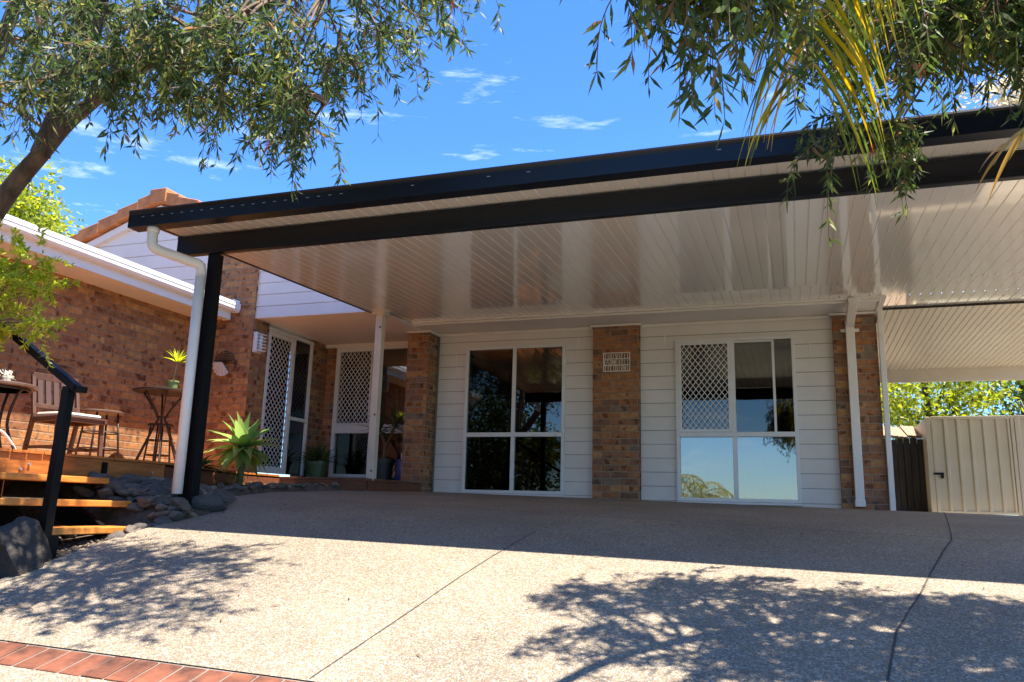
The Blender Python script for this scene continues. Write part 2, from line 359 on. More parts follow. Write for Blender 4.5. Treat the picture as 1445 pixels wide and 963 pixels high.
# garden bed left of the driveway
def bed(x, y):
    e = edge(y); g = ground(e, y)
    t = np.clip((e-x)/(e+5.62), 0, 1)
    top = np.where(y > 5.32, .13, np.where(y > 5.12, .13-(5.32-y)/.2*.43, -.30))
    rise = np.where(y > 5.2, t**.55, t)
    far = np.clip((y-6.2)/.8, 0, 1); flat = g+.05
    h = g-.03+(top-g+.03)*rise
    low = np.clip((3.6-y)/.8, 0, 1)
    h = h*(1-far)+(flat+.02*np.sin(7*x))*far
    return h*(1-low)+(g-.03)*low
mb = MB(); Ys = np.linspace(0, 9.2, 80); U = np.linspace(-.02, 1, 26)
for y in Ys:
    for u in U:
        x = edge(y)+(-7.74-edge(y))*max(u, -.015)
        mb.v.append((float(x), float(y), float(bed(x, y)) if u > 0 else float(ground(x, y)-.05)))
mb.f = [(j*26+i+1, j*26+i, (j+1)*26+i, (j+1)*26+i+1) for j in range(79) for i in range(25)]
struct('garden_soil', mb, M_SOIL, smooth=True)

# ------------------------------------------------------------------ brick house
SOF = 2.456; YW = 10.536; XW = -7.76; YG = 8.93
house = thing('brick_house', 'single storey brick and pale board house behind the carport, terracotta tiled gable at left', 'house', (-4.0, YW, .15))
H = house
# --- wing wall on the left, with pier and porch returns
MB().box(XW-.24, XW, 3.0, YG+.05, -.4, SOF+.02).build('brick_wall', BR_RED, H)
MB().box(-7.68, -6.90, YG, YG+.36, .05, 3.78).build('brick_pier', BR_RED, H)
MB().box(-7.15, -6.93, 10.43, 10.86, .1, SOF).box(-7.15, -6.74, 10.86, 11.08, .1, SOF).build('brick_return', BR_TAN, H)
# --- front pillars
for x0, x1, yf in ((-5.21, -4.875, 10.24), (-2.53, -1.905, 10.44), (.492, .985, 10.44)):
    MB().box(x0, x1, yf, YW+.1, .02, 2.44).build('brick_pillar', BR_TAN, H)
# --- weatherboards of the front wall, around the windows
W1 = (-4.40, -2.93, .205, 2.25); W2 = (-1.437, .042, .16, 2.235)
def boards(mb, x0, x1, z0, z1, yw, hole=None, pitch=.178, clip=None):
    z = z0
    while z < z1-.01:
        zt = min(z+pitch, z1); iv = [(x0, x1)]
        if hole and zt > hole[2]+.005 and z < hole[3]-.005:
            iv = [(x0, hole[0]), (hole[1], x1)]
            if zt > hole[3]+.01: mb.prism([(yw, hole[3]+.003), (yw-.018, hole[3]+.003), (yw-.016, zt-.002), (yw, zt-.002)], 0, hole[0], hole[1])
            if z < hole[2]-.01: mb.prism([(yw, z+.009), (yw-.021, z+.004), (yw-.018, hole[2]-.003), (yw, hole[2]-.003)], 0, hole[0], hole[1])
        for a, b in iv:
            if clip:
                b = min(b, clip(zt)); a = max(a, clip(zt, True))
            if b-a > .02: mb.prism([(yw, z+.009), (yw-.017, z+.009), (yw-.021, z+.004), (yw-.016, zt-.002), (yw, zt-.002)], 0, a, b)
        z = zt
    return mb
cl = MB()
boards(cl, -4.83, -2.535, .02, 2.45, YW, W1); boards(cl, -1.90, .49, -.02, 2.45, YW, W2)
cl.build('weatherboard_cladding', M_BOARD, H)
# wall above and below the openings behind the boards
wb = MB()
for x0, x1, w in ((-4.87, -2.5, W1), (-1.95, .52, W2)):
    wb.box(x0, x1, YW+.002, YW+.1, -.1, w[2]-.002).box(x0, x1, YW+.002, YW+.1, w[3]+.002, 2.6)
    wb.box(x0, w[0]-.002, YW+.002, YW+.1, w[2]-.002, w[3]+.002).box(w[1]+.002, x1, YW+.002, YW+.1, w[2]-.002, w[3]+.002)
wb.box(.75, .985, YW+.1, 16, -.1, 2.46)
wb.build('wall_core', mat('wall_core', (.22, .21, .20), .8), H)
for x, zr in ((-4.56, 2), (-2.76, 1), (-1.58, 1), (.22, 2)):
    zt = .02+.178*(11 if zr == 2 else 12)
    MB().box(x-.007, x+.007, YW-.026, YW-.012, zt+.01, zt+.17).build('board_joiner', M_WHITE, H)
# frieze, trims, soffit
MB().box(-4.86, .985, YW-.03, YW+.1, 2.462, 2.60).build('frieze_board', M_BOARD, H)
tr = MB().box(-4.86, -2.56, YW-.052, YW-.028, 2.43, 2.462).box(-1.88, .47, YW-.052, YW-.028, 2.43, 2.462)
for x0, x1, yf in ((-5.21, -4.875, 10.24), (-2.53, -1.905, 10.44), (.492, .985, 10.44)):
    tr.box(x0-.035, x1+.035, yf-.045, YW-.02, 2.442, 2.468)
tr.build('wall_trim', M_WHITE, H, bevel=.004)
# eave: soffit sheet between carport and wall; porch soffit
MB().box(-4.98, .99, 9.76, YW-.02, 2.475, 2.50).build('eave_soffit', M_SOFFIT, H)
MB().box(-6.9, -4.98, YG+.03, 11.1, SOF, SOF+.03).box(-7.7, -6.9, YG+.36, 11.1, SOF+.001, SOF+.031).build('porch_soffit', M_SOFFIT, H)
MB().box(-7.2, -5.2, 10.80, 10.845, 2.405, SOF-.001).build('porch_trim', M_WHITE, H)
# gable: cladding, roof with barge tiles
AX, AZ, SL = -8.72, 4.42, .365
def gz(x): return AZ-abs(x-AX)*SL
g = MB()
g.prism([(-14.0, SOF+.001), (-4.98, SOF+.001), (-4.98, gz(-4.98)-.03), (AX, AZ-.03), (-14.0, gz(-14)-.03)], 1, YG+.05, YG+.17)
g.build('gable_wall', M_CREAM, H)
def gclip(z, left=False):
    d = (AZ-.05-z)/SL
    return AX-d if left else AX+d
gb = MB(); boards(gb, -14, -7.68, 2.46, 4.35, YG+.048, clip=gclip, pitch=.21); gb.build('gable_cladding', M_CREAM, H)
gb = MB(); boards(gb, -6.9, -4.98, SOF-.002, 3.2, YG+.048, pitch=.165); gb.build('gable_cladding', M_BOARD, H)
rf = MB()
for sgn in (-1, 1):
    RL = 5.4 if sgn < 0 else 4.4
    xe = AX+sgn*RL; ze = AZ-RL*SL
    n = 17
    for i in range(n):
        t0, t1 = i/n, (i+1)/n
        xa, za = AX+(xe-AX)*t0, AZ+(ze-AZ)*t0; xb, zb = AX+(xe-AX)*t1, AZ+(ze-AZ)*t1
        p = [(xa, za+.02), (xb, zb+.05), (xb, zb+.02), (xa, za-.01)]
        rf.prism(p, 1, YG-.02, 16.0)
roof = rf.build('roof', M_TILE, H)
bt = MB()
for sgn in (-1, 1):
    n = 16 if sgn < 0 else 12
    for i in range(n):
        s0 = i*.36; s1 = s0+.385; lift = .0
        xa, za = AX+sgn*s0, AZ-s0*SL; xb, zb = AX+sgn*s1, AZ-s1*SL
        p = [(xa, za+.055), (xb, zb+.095), (xb, zb-.10), (xa, za-.13)]
        bt.prism(p, 1, YG-.09-.004*(i % 2), YG+.12)
bt.box(AX-.15, AX+.15, YG-.11, YG+.14, AZ-.15, AZ+.075)
bt.build('barge_tile', M_TILE, roof, bevel=.012)
fl = MB()
for sgn in (-1, 1):
    RL = 5.3 if sgn < 0 else 3.7
    fl.prism([(AX, AZ-.16), (AX+sgn*RL, AZ-RL*SL-.12), (AX+sgn*RL, AZ-RL*SL-.22), (AX, AZ-.27)], 1, YG-.03, YG+.045)
fl.build('barge_board', M_CREAM, roof)
# main roof over the right part (seen from beside only) 
MB().prism([(9.7, 2.62), (14.4, 4.3), (19, 2.62)], 0, -3.0, 1.3).build('roof', M_TILE, H)
# wing eave: soffit, fascia, gutter, roof
MB().box(XW, -7.285, 3.0, YG-.02, SOF+.002, SOF+.03).build('wing_soffit', M_WHITE, H)
for y in (7.75, 3.9): MB().lathe([(.055, 0), (.055, .012), (.035, .014), (.035, .02)], (-7.5, y, SOF-.014), 20).build('soffit_light', M_ALU, H)
MB().box(-7.285, -7.255, 3.0, YG-.05, SOF-.012, 2.64).build('wing_fascia', M_GUTW, H)
gp = [(-7.255, 2.552), (-7.172, 2.552), (-7.160, 2.572), (-7.150, 2.58), (-7.150, 2.612), (-7.156, 2.618), (-7.146, 2.626), (-7.146, 2.655), (-7.155, 2.662), (-7.155, 2.682), (-7.175, 2.682), (-7.175, 2.585), (-7.255, 2.585)]
MB().prism(gp, 1, 2.95, YG-.03).build('wing_gutter', M_GUTW, H)
MB().prism([(-7.255, 2.54), (-7.145, 2.54), (-7.125, 2.575), (-7.12, 2.66), (-7.14, 2.665), (-7.14, 2.70), (-7.26, 2.745)], 1, YG-.028, YG-.012).build('gutter_cap', M_ALU, H)
MB().prism([(-7.2, 2.66), (-13, 3.80), (-13, 3.75), (-7.2, 2.62)], 1, 2.95, YG+.03).build('wing_roof', mat('dull_tile', (.20, .14, .11), .85, var=.3), H)  # hidden roof, coloured dull to cut its pink bounce light on the gable
MB().box(-7.4, -7.285, YG-.03, YG, SOF-.012, 2.62).build('wing_fascia', M_GUTW, H)

# --- windows
def frame_rect(mb, x0, x1, z0, z1, y0, y1, w):
    return mb.box(x0, x1, y0, y1, z1-w, z1).box(x0, x1, y0, y1, z0, z0+w).box(x0, x0+w, y0, y1, z0+w, z1-w).box(x1-w, x1, y0, y1, z0+w, z1-w)
def lattice(mb, a0, a1, z0, z1, pa, pz, t, plane):
    """diamond grille in the rectangle; plane(a, z, d) gives the 3-D point"""
    sl = pz/pa
    for sgn in (1, -1):
        n = int((a1-a0)/pa+(z1-z0)/pz)+3
        for i in range(-n, n):
            c = (z0 - sgn*sl*a0)+i*pz if sgn > 0 else (z0+sl*a0)+i*pz
            pts = []
            for a in (a0, a1):
                z = c+sgn*sl*a
                if z0 <= z <= z1: pts.append((a, z))
            for z in (z0, z1):
                a = (z-c)/(sgn*sl)
                if a0 < a < a1: pts.append((a, z))
            if len(pts) >= 2:
                p, q = pts[0], pts[1]
                if abs(p[0]-q[0]) < .01: continue
                d = .0015*sgn
                mb.bar(plane(*p, d), plane(*q, d), t, .004, up=np.subtract(plane(0, 0, 1), plane(0, 0, 0)))
    return mb
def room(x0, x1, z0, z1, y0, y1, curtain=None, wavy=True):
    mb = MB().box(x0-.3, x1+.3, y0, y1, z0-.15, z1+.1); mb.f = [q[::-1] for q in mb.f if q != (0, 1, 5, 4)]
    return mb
def curtain(x0, x1, z0, z1, y, n=90, amp=.025):
    mb = MB(); xs = np.linspace(x0, x1, n)
    ph = np.cumsum(RNG.uniform(.3, 1.1, n))
    for z in (z0, z1):
        for x, p in zip(xs, ph): mb.v.append((float(x), float(y+amp*math.sin(p)), z))
    mb.f = [(i, i+1, n+i+1, n+i) for i in range(n-1)]
    return mb
yf0, yf1 = YW-.055, YW+.04
def window(x0, x1, z0, z1, zr, xm, gm, gu=None):
    fr = MB(); w = .042
    frame_rect(fr, x0, x1, z0, z1, yf0, yf1, w)
    fr.box(x0+w, x1-w, yf0, yf1, zr-.03, zr+.03)
    fr.box(xm-.026, xm+.026, yf0+.001, yf1, z0+w, zr-.03).box(xm-.026, xm+.026, yf0+.001, yf1, zr+.03, z1-w)
    o = fr.build('window', M_ALU, H, bevel=.004)
    for a, b, c, d in ((x0+w, xm-.026, zr+.03, z1-w), (xm+.026, x1-w, zr+.03, z1-w), (x0+w, xm-.026, z0+w, zr-.03), (xm+.026, x1-w, z0+w, zr-.03)):
        MB().add([(a, YW-.012, c), (b, YW-.012, c), (b, YW-.012, d), (a, YW-.012, d)], [(0, 1, 2, 3)]).build('pane', gu if (gu and c > zr) else gm, o)
    MB().box(x0-.01, x1+.01, yf0-.03, yf0+.02, z0-.03, z0-.004).build('sill', M_ALU, o, bevel=.003)
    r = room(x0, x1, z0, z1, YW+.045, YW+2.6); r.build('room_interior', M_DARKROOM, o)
    return o
w1 = window(*W1, 1.003, -3.665, G_W1)
MB().add([(-3.64, YW-.03, 1.035), (-2.975, YW-.03, 1.035), (-2.975, YW-.03, 2.205), (-3.64, YW-.03, 2.205)], [(0, 1, 2, 3)]).build('fly_screen', M_FLY, w1)
w2 = window(*W2, .992, -.716, G_W2, G_W2U)
sc = MB(); frame_rect(sc, -1.395, -.742, 1.024, 2.19, yf0-.008, yf0+.014, .034)
lattice(sc, -1.361, -.776, 1.058, 2.156, .072, .094, .0085, lambda a, z, d: (a, yf0+.004+d, z))
sc.build('security_screen', M_ALU, w2)
sl = MB(); sl.box(-.235, -.205, YW-.04, YW-.018, 1.024, 2.19).box(-.69, -.235, YW-.04, YW-.018, 2.165, 2.19); sl.build('sliding_sash', M_ALU, w2)
curtain(-1.40, -.05, .1, .98, YW+.25).build('curtain', M_CURT, w2)
# porch window (same opening style, deeper wall)
YP = 10.86
PX0, PX1, PZ0, PZ1, PR, PM = -6.73, -5.0, .40, 2.405, 1.13, -6.06
pw = MB(); frame_rect(pw, PX0, PX1, PZ0, PZ1, YP-.05, YP+.04, .05)
pw.box(PX0+.05, PX1-.05, YP-.05, YP+.04, PR-.065, PR+.065).box(PM-.028, PM+.028, YP-.049, YP+.04, PZ0+.05, PR-.065).box(PM-.028, PM+.028, YP-.049, YP+.04, PR+.065, PZ1-.05)
pwo = pw.build('window', M_ALU, H, bevel=.004)
for a, b, c, d in ((PX0+.05, PM-.03, PR+.065, PZ1-.05), (PM+.03, PX1-.05, PR+.065, PZ1-.05), (PX0+.05, PM-.03, PZ0+.05, PR-.065), (PM+.03, PX1-.05, PZ0+.05, PR-.065)):
    MB().add([(a, YP, c), (b, YP, c), (b, YP, d), (a, YP, d)], [(0, 1, 2, 3)]).build('pane', G_P, pwo)
sc = MB(); frame_rect(sc, PX0+.05, PM-.03, PR+.067, PZ1-.052, YP-.056, YP-.03, .022)
lattice(sc, PX0+.07, PM-.05, PR+.09, PZ1-.075, .07, .094, .0085, lambda a, z, d: (a, YP-.042+d, z))
sc.build('security_screen', M_ALU, pwo)
curtain(-5.75, -5.0, .4, 2.4, YP+.2, 50).build('curtain', M_CURTD, pwo)
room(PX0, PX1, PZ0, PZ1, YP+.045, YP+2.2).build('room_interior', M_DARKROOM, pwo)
MB().box(-5.02, -4.86, YW+.1, YP+.2, .05, SOF).build('brick_return', BR_TAN, H)
# security door facing right, in the porch
DX = -6.93; D0, D1, D2 = YG+.37, 9.93, 10.42; DZ0, DZ1 = .40, 2.36
dr = MB()
w = .055
dr.box(DX, DX+.035, D0, D0+w, DZ0, DZ1).box(DX, DX+.035, D1-w, D1, DZ0, DZ1).box(DX, DX+.035, D0+w, D1-w, DZ1-w, DZ1).box(DX, DX+.035, D0+w, D1-w, DZ0, DZ0+.09)
door = dr.build('security_door', M_ALU, H, bevel=.003)
lt = MB(); lattice(lt, D0+w, D1-w, DZ0+.09, DZ1-w, .088, .094, .009, lambda a, z, d: (DX+.018+d, a, z)); lt.build('door_grille', M_ALU, door)
MB().box(DX-.05, DX-.045, D0, D1, DZ0, DZ1).build('door_leaf', mat('door_black', (.008, .008, .009), .9, spec=.1), door)
MB().box(DX+.035, DX+.06, D1-.05, D1-.02, 1.25, 1.42).build('handle', M_ALU, door, bevel=.004)
for z in (.75, 2.1): MB().box(DX+.035, DX+.05, D1-.012, D1+.012, z, z+.09).build('hinge', M_BOLT, door)
sd = MB(); sd.box(DX-.02, DX+.03, D1+.005, D1+.03, DZ0, DZ1+.06).box(DX-.02, DX+.03, D2-.05, D2, DZ0, DZ1+.06).box(DX-.02, DX+.03, D1+.03, D2-.05, DZ1+.01, DZ1+.06).box(DX-.02, DX+.03, D1+.03, D2-.05, 1.18, 1.23).box(DX-.02, DX+.03, D0, D1+.005, DZ1+.004, DZ1+.06)
sid = sd.build('side_light', M_ALU, H, bevel=.003)
MB().box(DX-.012, DX-.004, D1+.03, D2-.05, DZ0, DZ1+.01).build('pane', mat('black_glass', (.006, .006, .008), .06), sid)
# porch post under the gable
pp = MB().box(-5.06, -4.965, 9.0, 9.095, .30, 2.45).box(-5.10, -4.93, 8.97, 9.13, 2.415, 2.455)
ppo = pp.build('porch_post', M_BEIGE, H, bevel=.005)
for z in (.42, 1.12, 2.25): MB().tube([(-4.99, 8.985, z), (-4.99, 9.002, z)], .012, 8).build('bolt', mat('rusty_bolt', (.12, .07, .04), .7), ppo)
MB().box(-5.15, -4.70, 8.985, 9.03, 2.458, 2.488).build('porch_trim', M_WHITE, H)
# downpipe on the right pillar with offset head and bracket
dp = MB().box(.635, .735, 10.36, 10.43, .16, 2.36)
dpo = dp.build('downpipe', M_WHITE, H, bevel=.006)
MB().box(.628, .742, 10.352, 10.436, .135, .21).build('shoe', M_WHITE, dpo, bevel=.004)
MB().prism([(9.66, 2.465), (9.74, 2.465), (10.43, 2.34), (10.43, 2.27), (10.36, 2.27), (9.66, 2.39)], 0, .637, .733).build('offset', M_WHITE, dpo, bevel=.006)
MB().box(.58, .79, 10.41, 10.438, 2.225, 2.262).build('bracket', M_WHITE, dpo)

# ------------------------------------------------------------------ carport
def cz(y): return 2.45+.0385*(y-9.0)
XL, XR, YF, YB = -5.14, 3.3, 5.02, 9.76
car = thing('carport', 'flat roofed carport with dark blue beam and gutter and glossy cream ribbed ceiling', 'carport', (-4.76, 5.55, .06))
cp = MB()
def ribs(mb, x0, x1, pitch, ya, yb, zf, depth=.007, gw=.012):
    x = x0; prof = []
    while x < x1:
        xe = min(x+pitch, x1)
        prof += [(x, 0), (xe-gw, 0), (xe-gw*.72, depth), (xe-gw*.28, depth)]
        x = xe
    prof.append((x1, 0)); n = len(prof)
    Ysub = np.linspace(ya, yb, 2)
    for y in Ysub:
        for p, d in prof: mb.v.append((p, float(y), float(zf(y)+d)))
    b = 0
    mb.f += [(b+i, b+n+i, b+n+i+1, b+i+1) for i in range(n-1)]
    return mb
ribs(cp, XL+.02, XR, .106, YF, 9.0, cz); 
k0 = len(cp.v)
c2 = MB(); ribs(c2, -4.98+.02, XR, .106, 9.0, YB, cz); cp.add(c2.v, c2.f)
c3 = MB(); ribs(c3, 1.0, XR, .106, YB, 10.42, cz); cp.add(c3.v, c3.f)
cp.build('ceiling_panel', M_CEIL, car)
MB().prism([(YF+.02, cz(YF)+.06), (YB, cz(YB)+.06), (YB, cz(YB)+.09), (YF+.02, cz(YF)+.09)], 0, XL, XR).build('roof_sheet', M_GUTW, car)
MB().prism([(YF+.01, cz(YF)-.004), (9.0, cz(9)-.004), (9.0, cz(9)+.088), (YF+.01, cz(YF)+.088)], 0, XL-.014, XL+.018).build('edge_trim', M_NAVY, car)
MB().prism([(YF+.05, cz(YF)-.0), (5.48, cz(5.48)-.0), (5.48, cz(5.48)+.07), (YF+.05, cz(YF)+.07)], 0, XL-.03, XL-.015).build('edge_flashing', M_CREAM, car)
# beam (C section with lips)
zb0, zb1 = 2.125, cz(5.5)-.012
bm = MB().box(XL-.005, XR, 5.50, 5.56, zb0, zb1).box(XL-.005, XR, 5.492, 5.5, zb0, zb0+.028).box(XL-.005, XR, 5.494, 5.5, zb1-.02, zb1)
bm.build('front_beam', M_NAVY, car, bevel=.003)
# gutter (box profile with rolled top) and its overflow slots
gy = YF
prof = [(gy, 2.235), (gy+.12, 2.235), (gy+.12, 2.36), (gy+.105, 2.36), (gy+.105, 2.25), (gy+.012, 2.25), (gy+.012, 2.362), (gy+.02, 2.372), (gy+.012, 2.384), (gy-.008, 2.384), (gy-.012, 2.37), (gy-.004, 2.358), (gy, 2.345)]
gut = MB().prism(prof, 0, -5.235, XR).box(-5.238, -5.234, gy-.004, gy+.122, 2.235, 2.378).build('front_gutter', M_NAVY, car)
M_SLOT = mat('painted_slot_light', (.28, .30, .33), .5)  # pale colour paints the light that shows through the overflow slots
x = -5.10
while x < 3.2:
    if x < -3.2 or random.random() < .08: MB().box(x, x+.026, gy-.0025, gy+.001, 2.316, 2.3205).build('overflow_slot', M_SLOT, gut)
    x += .1
# post, right-hand support
MB().box(-4.80, -4.705, 5.51, 5.60, -.3, zb0).build('post', M_BLACK, car, bevel=.004)
MB().box(3.1, 3.2, 5.51, 5.60, -.4, zb0).build('post', M_BLACK, car, bevel=.004)
# round downpipe: out of the gutter, back under the beam, down the post
pts = [(-5.02, 5.08, 2.235), (-5.02, 5.08, 2.13), (-5.01, 5.09, 2.075), (-4.98, 5.14, 2.05), (-4.87, 5.36, 2.02), (-4.82, 5.42, 2.005), (-4.806, 5.445, 1.975), (-4.804, 5.45, 1.9)]
P = [np.array(p) for p in pts]; Q = []
for i in range(len(P)-1):
    for t in np.linspace(0, 1, 5)[:-1]:
        a, b, c, d = P[max(i-1, 0)], P[i], P[i+1], P[min(i+2, len(P)-1)]
        Q.append(.5*((2*b)+(-a+c)*t+(2*a-5*b+4*c-d)*t*t+(-a+3*b-3*c+d)*t**3))
Q.append(P[-1])
dpm = MB().tube(Q, .043, 16)
dpm.tube([(-5.02, 5.08, 2.238), (-5.02, 5.08, 2.195)], .05, 16)
dpm.tube([(-4.804, 5.45, 1.92), (-4.804, 5.45, .05)], .043, 16)
dpm.build('downpipe', M_GUTW, car, smooth=True)
# white wall channel at the back, and corner post right of the house
wc = MB().box(-4.9, .985, YB-.06, YB+.0, cz(YB)-.025, cz(YB)+.0).box(-4.9, .985, YB-.015, YB+.012, cz(YB)-.05, cz(YB)-.025)
wc.build('wall_channel', M_WHITE, car, bevel=.004)
MB().box(1.0, 1.06, 10.38, 10.44, .0, 2.50).build('corner_post', M_WHITE, car, bevel=.005)
MB().box(.985, 1.045, 9.72, 10.40, 2.462, 2.52).build('corner_trim', M_WHITE, car)
MB().box(.5, 1.0, YB-.075, YB-.061, cz(YB)-.03, cz(YB)-.002).build('channel_end', M_WHITE, car)
for i in range(48):
    x = -4.85+i*.12
    MB().box(x, x+.008, YB-.09, YB-.08, cz(YB)-.008, cz(YB)-.002).build('screw_head', M_BOLT, car)
# rear patio roof and its beam
pat = thing('patio_roof', 'cream ribbed patio roof with pale end beam, behind the carport right of the house', 'patio roof', (1.06, 10.44, 2.4))
rr = MB(); ribs(rr, 1.06, 3.8, .078, 10.43, 14.62, lambda y: 2.50-.012*(y-10.4), .012, .02); rr.build('ceiling_panel', M_CEIL2, pat)
MB().box(1.06, 3.8, 10.405, 10.43, 2.48, 2.56).build('flashing', M_FENCE, pat)
MB().box(.99, 3.8, 14.62, 14.70, 2.235, 2.47).build('end_beam', M_BEIGE, pat, bevel=.005)
MB().box(1.06, 3.8, 10.43, 14.7, 2.56, 2.58).build('roof_sheet', M_GUTW, pat)
for y in (10.5, 14.55): MB().box(3.68, 3.77, y, y+.09, -.1, 2.48).build('post', M_BEIGE, pat, bevel=.004)

# ------------------------------------------------------------------ deck, steps, handrail
DZ = .345
deck = thing('timber_deck', 'raised stained timber deck along the left brick wing and porch', 'deck', (-6.6, 6, .1))
dk = MB(); y = 1.0
while y < 8.8:
    xe = -5.585 if y < 6.15 else -5.585-(y-6.15)/(8.0-6.15)*.6 if y < 8.0 else -6.185
    dk.box(XW+.01, xe+random.uniform(-.003, .003), y, y+.136, DZ-.022, DZ); y += .142
dk.build('decking', M_TIMB, deck)
y0 = 8.80; pk = MB(); x = XW+.05
pk.prism([(-6.9, 8.80), (-6.185, 8.80), (-5.0, 8.90), (-4.93, 9.15), (-4.90, 10.2), (-5.2, 10.3), (-5.2, 10.8), (-6.9, 10.8)], 2, .292, .325)
pk.build('porch_platform', M_TIMD, deck, bevel=.004)
fs = MB()
fs.bar((-5.62, 1.0, .225), (-5.62, 6.16, .225), .035, .19)
fs.build('fascia_board', M_TIMB, deck, bevel=.003)
fs = MB().bar((-5.615, 6.17, .215), (-6.20, 8.05, .215), .035, .17).bar((-6.20, 8.05, .215), (-6.20, 8.82, .215), .035, .17)
fs.bar((-6.20, 8.815, .19), (-5.0, 8.915, .19), .03, .2).bar((-4.985, 8.93, .19), (-4.91, 10.22, .19), .03, .2)
fs.build('fascia_board', M_TIMD, deck, bevel=.003)
MB().box(-5.60, -5.585, 5.42, 5.47, .10, .30).build('joist_bracket', M_BLACK, deck)
for y in (4.65, 4.72, 5.44, 6.0): MB().tube([(-5.605, y, .20+.04*(y > 4.7)), (-5.588, y, .20+.04*(y > 4.7))], .011, 8).build('bolt', M_BOLT, deck)
MB().box(-7.7, -7.6, 1, 8.7, -.4, .3).build('joist', M_TIMD, deck); MB().box(-6.6, -6.5, 1, 7.8, -.4, .3).build('joist', M_TIMD, deck)
steps = thing('deck_steps', 'three open oiled timber steps rising from driveway to deck', 'steps', (-5.0, 4.4, -.35))
for x1, zt, y1, y0 in ((-5.30, .160, 5.23, 3.0), (-5.02, -.018, 5.21, 3.0), (-4.76, -.207, 5.06, 4.21)):
    MB().box(x1-.27, x1, y0, y1, zt-.048, zt).build('tread', M_TREAD, steps, bevel=.006)
for y in (3.3, 4.3, 4.9): MB().prism([(-5.6, .1), (-4.8, -.30), (-4.8, -.42), (-5.6, -.12)], 1, y, y+.045).build('stringer', M_BLACK, steps)
hr = thing('stair_handrail', 'black steel handrail with newel post climbing beside the deck steps', 'handrail', (-4.72, 4.17, -.3))
MB().bar((-4.724, 4.17, -.40), (-4.684, 4.17, .74), .062, .062, up=(0, 1, 0)).build('newel_post', M_BLACK, hr, bevel=.004)
MB().bar((-4.59, 4.17, .715), (-6.0, 4.17, 1.575), .065, .05).bar((-4.61, 4.17, .722), (-4.55, 4.17, .716), .065, .045).build('rail', M_BLACK, hr, bevel=.006)
MB().box(-6.0, -5.94, 4.14, 4.2, .3, 1.55).build('newel_post', M_BLACK, hr, bevel=.004)
MB().box(-4.78, -4.66, 4.11, 4.23, -.42, -.25).build('base_plate', M_BLACK, hr)
# dark hanging bracket on the deck's board

# ------------------------------------------------------------------ stones and boulders
def rock_mesh(seed, rough=.22, sub=3):
    import bmesh
    bm = bmesh.new(); bmesh.ops.create_icosphere(bm, subdivisions=sub, radius=1.)
    rg = np.random.default_rng(seed); D = rg.normal(size=(11, 3)); D /= np.linalg.norm(D, axis=1)[:, None]; O = rg.uniform(.45, .88, 11)
    F = rg.normal(size=(4, 3))*1.7; PH = rg.uniform(0, 6, 4)
    for v in bm.verts:
        p = np.array(v.co); p /= np.linalg.norm(p)
        s = min(1., min(o/max(p@d, 1e-3) if p@d > .05 else 9 for d, o in zip(D, O)))
        s *= 1+rough*.25*sum(math.sin(p@f*2+h) for f, h in zip(F, PH))/2
        v.co = Vector(p*s)
    me = bpy.data.meshes.new('rock'); bm.to_mesh(me); bm.free()
    me.polygons.foreach_set('use_smooth', [True]*len(me.polygons)); me.set_sharp_from_angle(angle=R_(24))
    return me
def rock_mat(name, cols, bump=.5):
    m = bpy.data.materials.new(name); m.use_nodes = True; nt = m.node_tree; L = nt.links.new
    b = nt.nodes['Principled BSDF']; b.inputs['Roughness'].default_value = .75; b.inputs['Specular IOR Level'].default_value = .3
    oi = nd(nt, 'ShaderNodeObjectInfo'); rp = nd(nt, 'ShaderNodeValToRGB'); e = rp.color_ramp.elements
    for i, (p, c) in enumerate(cols):
        q = e[i] if i < 2 else e.new(p)
        q.position = p; q.color = (*c, 1)
    L(oi.outputs['Random'], rp.inputs['Fac'])
    tc = nd(nt, 'ShaderNodeTexCoord'); n = nd(nt, 'ShaderNodeTexNoise', Scale=3., Detail=7., Roughness=.7); L(tc.outputs['Object'], n.inputs['Vector'])
    r2 = nd(nt, 'ShaderNodeValToRGB'); r2.color_ramp.elements[0].position = .3; r2.color_ramp.elements[1].position = .7
    r2.color_ramp.elements[0].color = (.6, .6, .6, 1); r2.color_ramp.elements[1].color = (1.25, 1.2, 1.15, 1); L(n.outputs['Fac'], r2.inputs['Fac'])
    mx = nd(nt, 'ShaderNodeMixRGB', blend_type='MULTIPLY', Fac=1.); L(rp.outputs['Color'], mx.inputs['Color1']); L(r2.outputs['Color'], mx.inputs['Color2']); L(mx.outputs[0], b.inputs['Base Color'])
    bp = nd(nt, 'ShaderNodeBump', Strength=bump, Distance=.03); L(n.outputs['Fac'], bp.inputs['Height']); L(bp.outputs['Normal'], b.inputs['Normal'])
    return m
M_RIVER = rock_mat('river_stone', [(0, (.085, .075, .068)), (.3, (.125, .105, .092)), (.55, (.16, .125, .10)), (.8, (.10, .093, .088)), (.92, (.28, .21, .145))])
M_BOULD = rock_mat('boulder_stone', [(0, (.048, .042, .037)), (1, (.06, .052, .045))], 1.)
M_TANST = rock_mat('tan_stone', [(0, (.13, .10, .075)), (.5, (.20, .155, .105)), (1, (.10, .085, .07))])
ROCKS = [rock_mesh(i, .2) for i in range(9)]
for r in ROCKS: r.materials.append(M_RIVER)
TANS = [rock_mesh(40+i, .2) for i in range(5)]
for r in TANS: r.materials.append(M_TANST)
placed = []
def put_rock(name, me, x, y, z, s, rz, tilt, label, group):
    o = bpy.data.objects.new(name, me); COL.objects.link(o); o.location = (x, y, z); o.scale = s
    o.rotation_euler = (tilt[0], tilt[1], rz); o['label'] = label; o['category'] = 'stone'
    if group: o['group'] = group
    return o
tries = 0
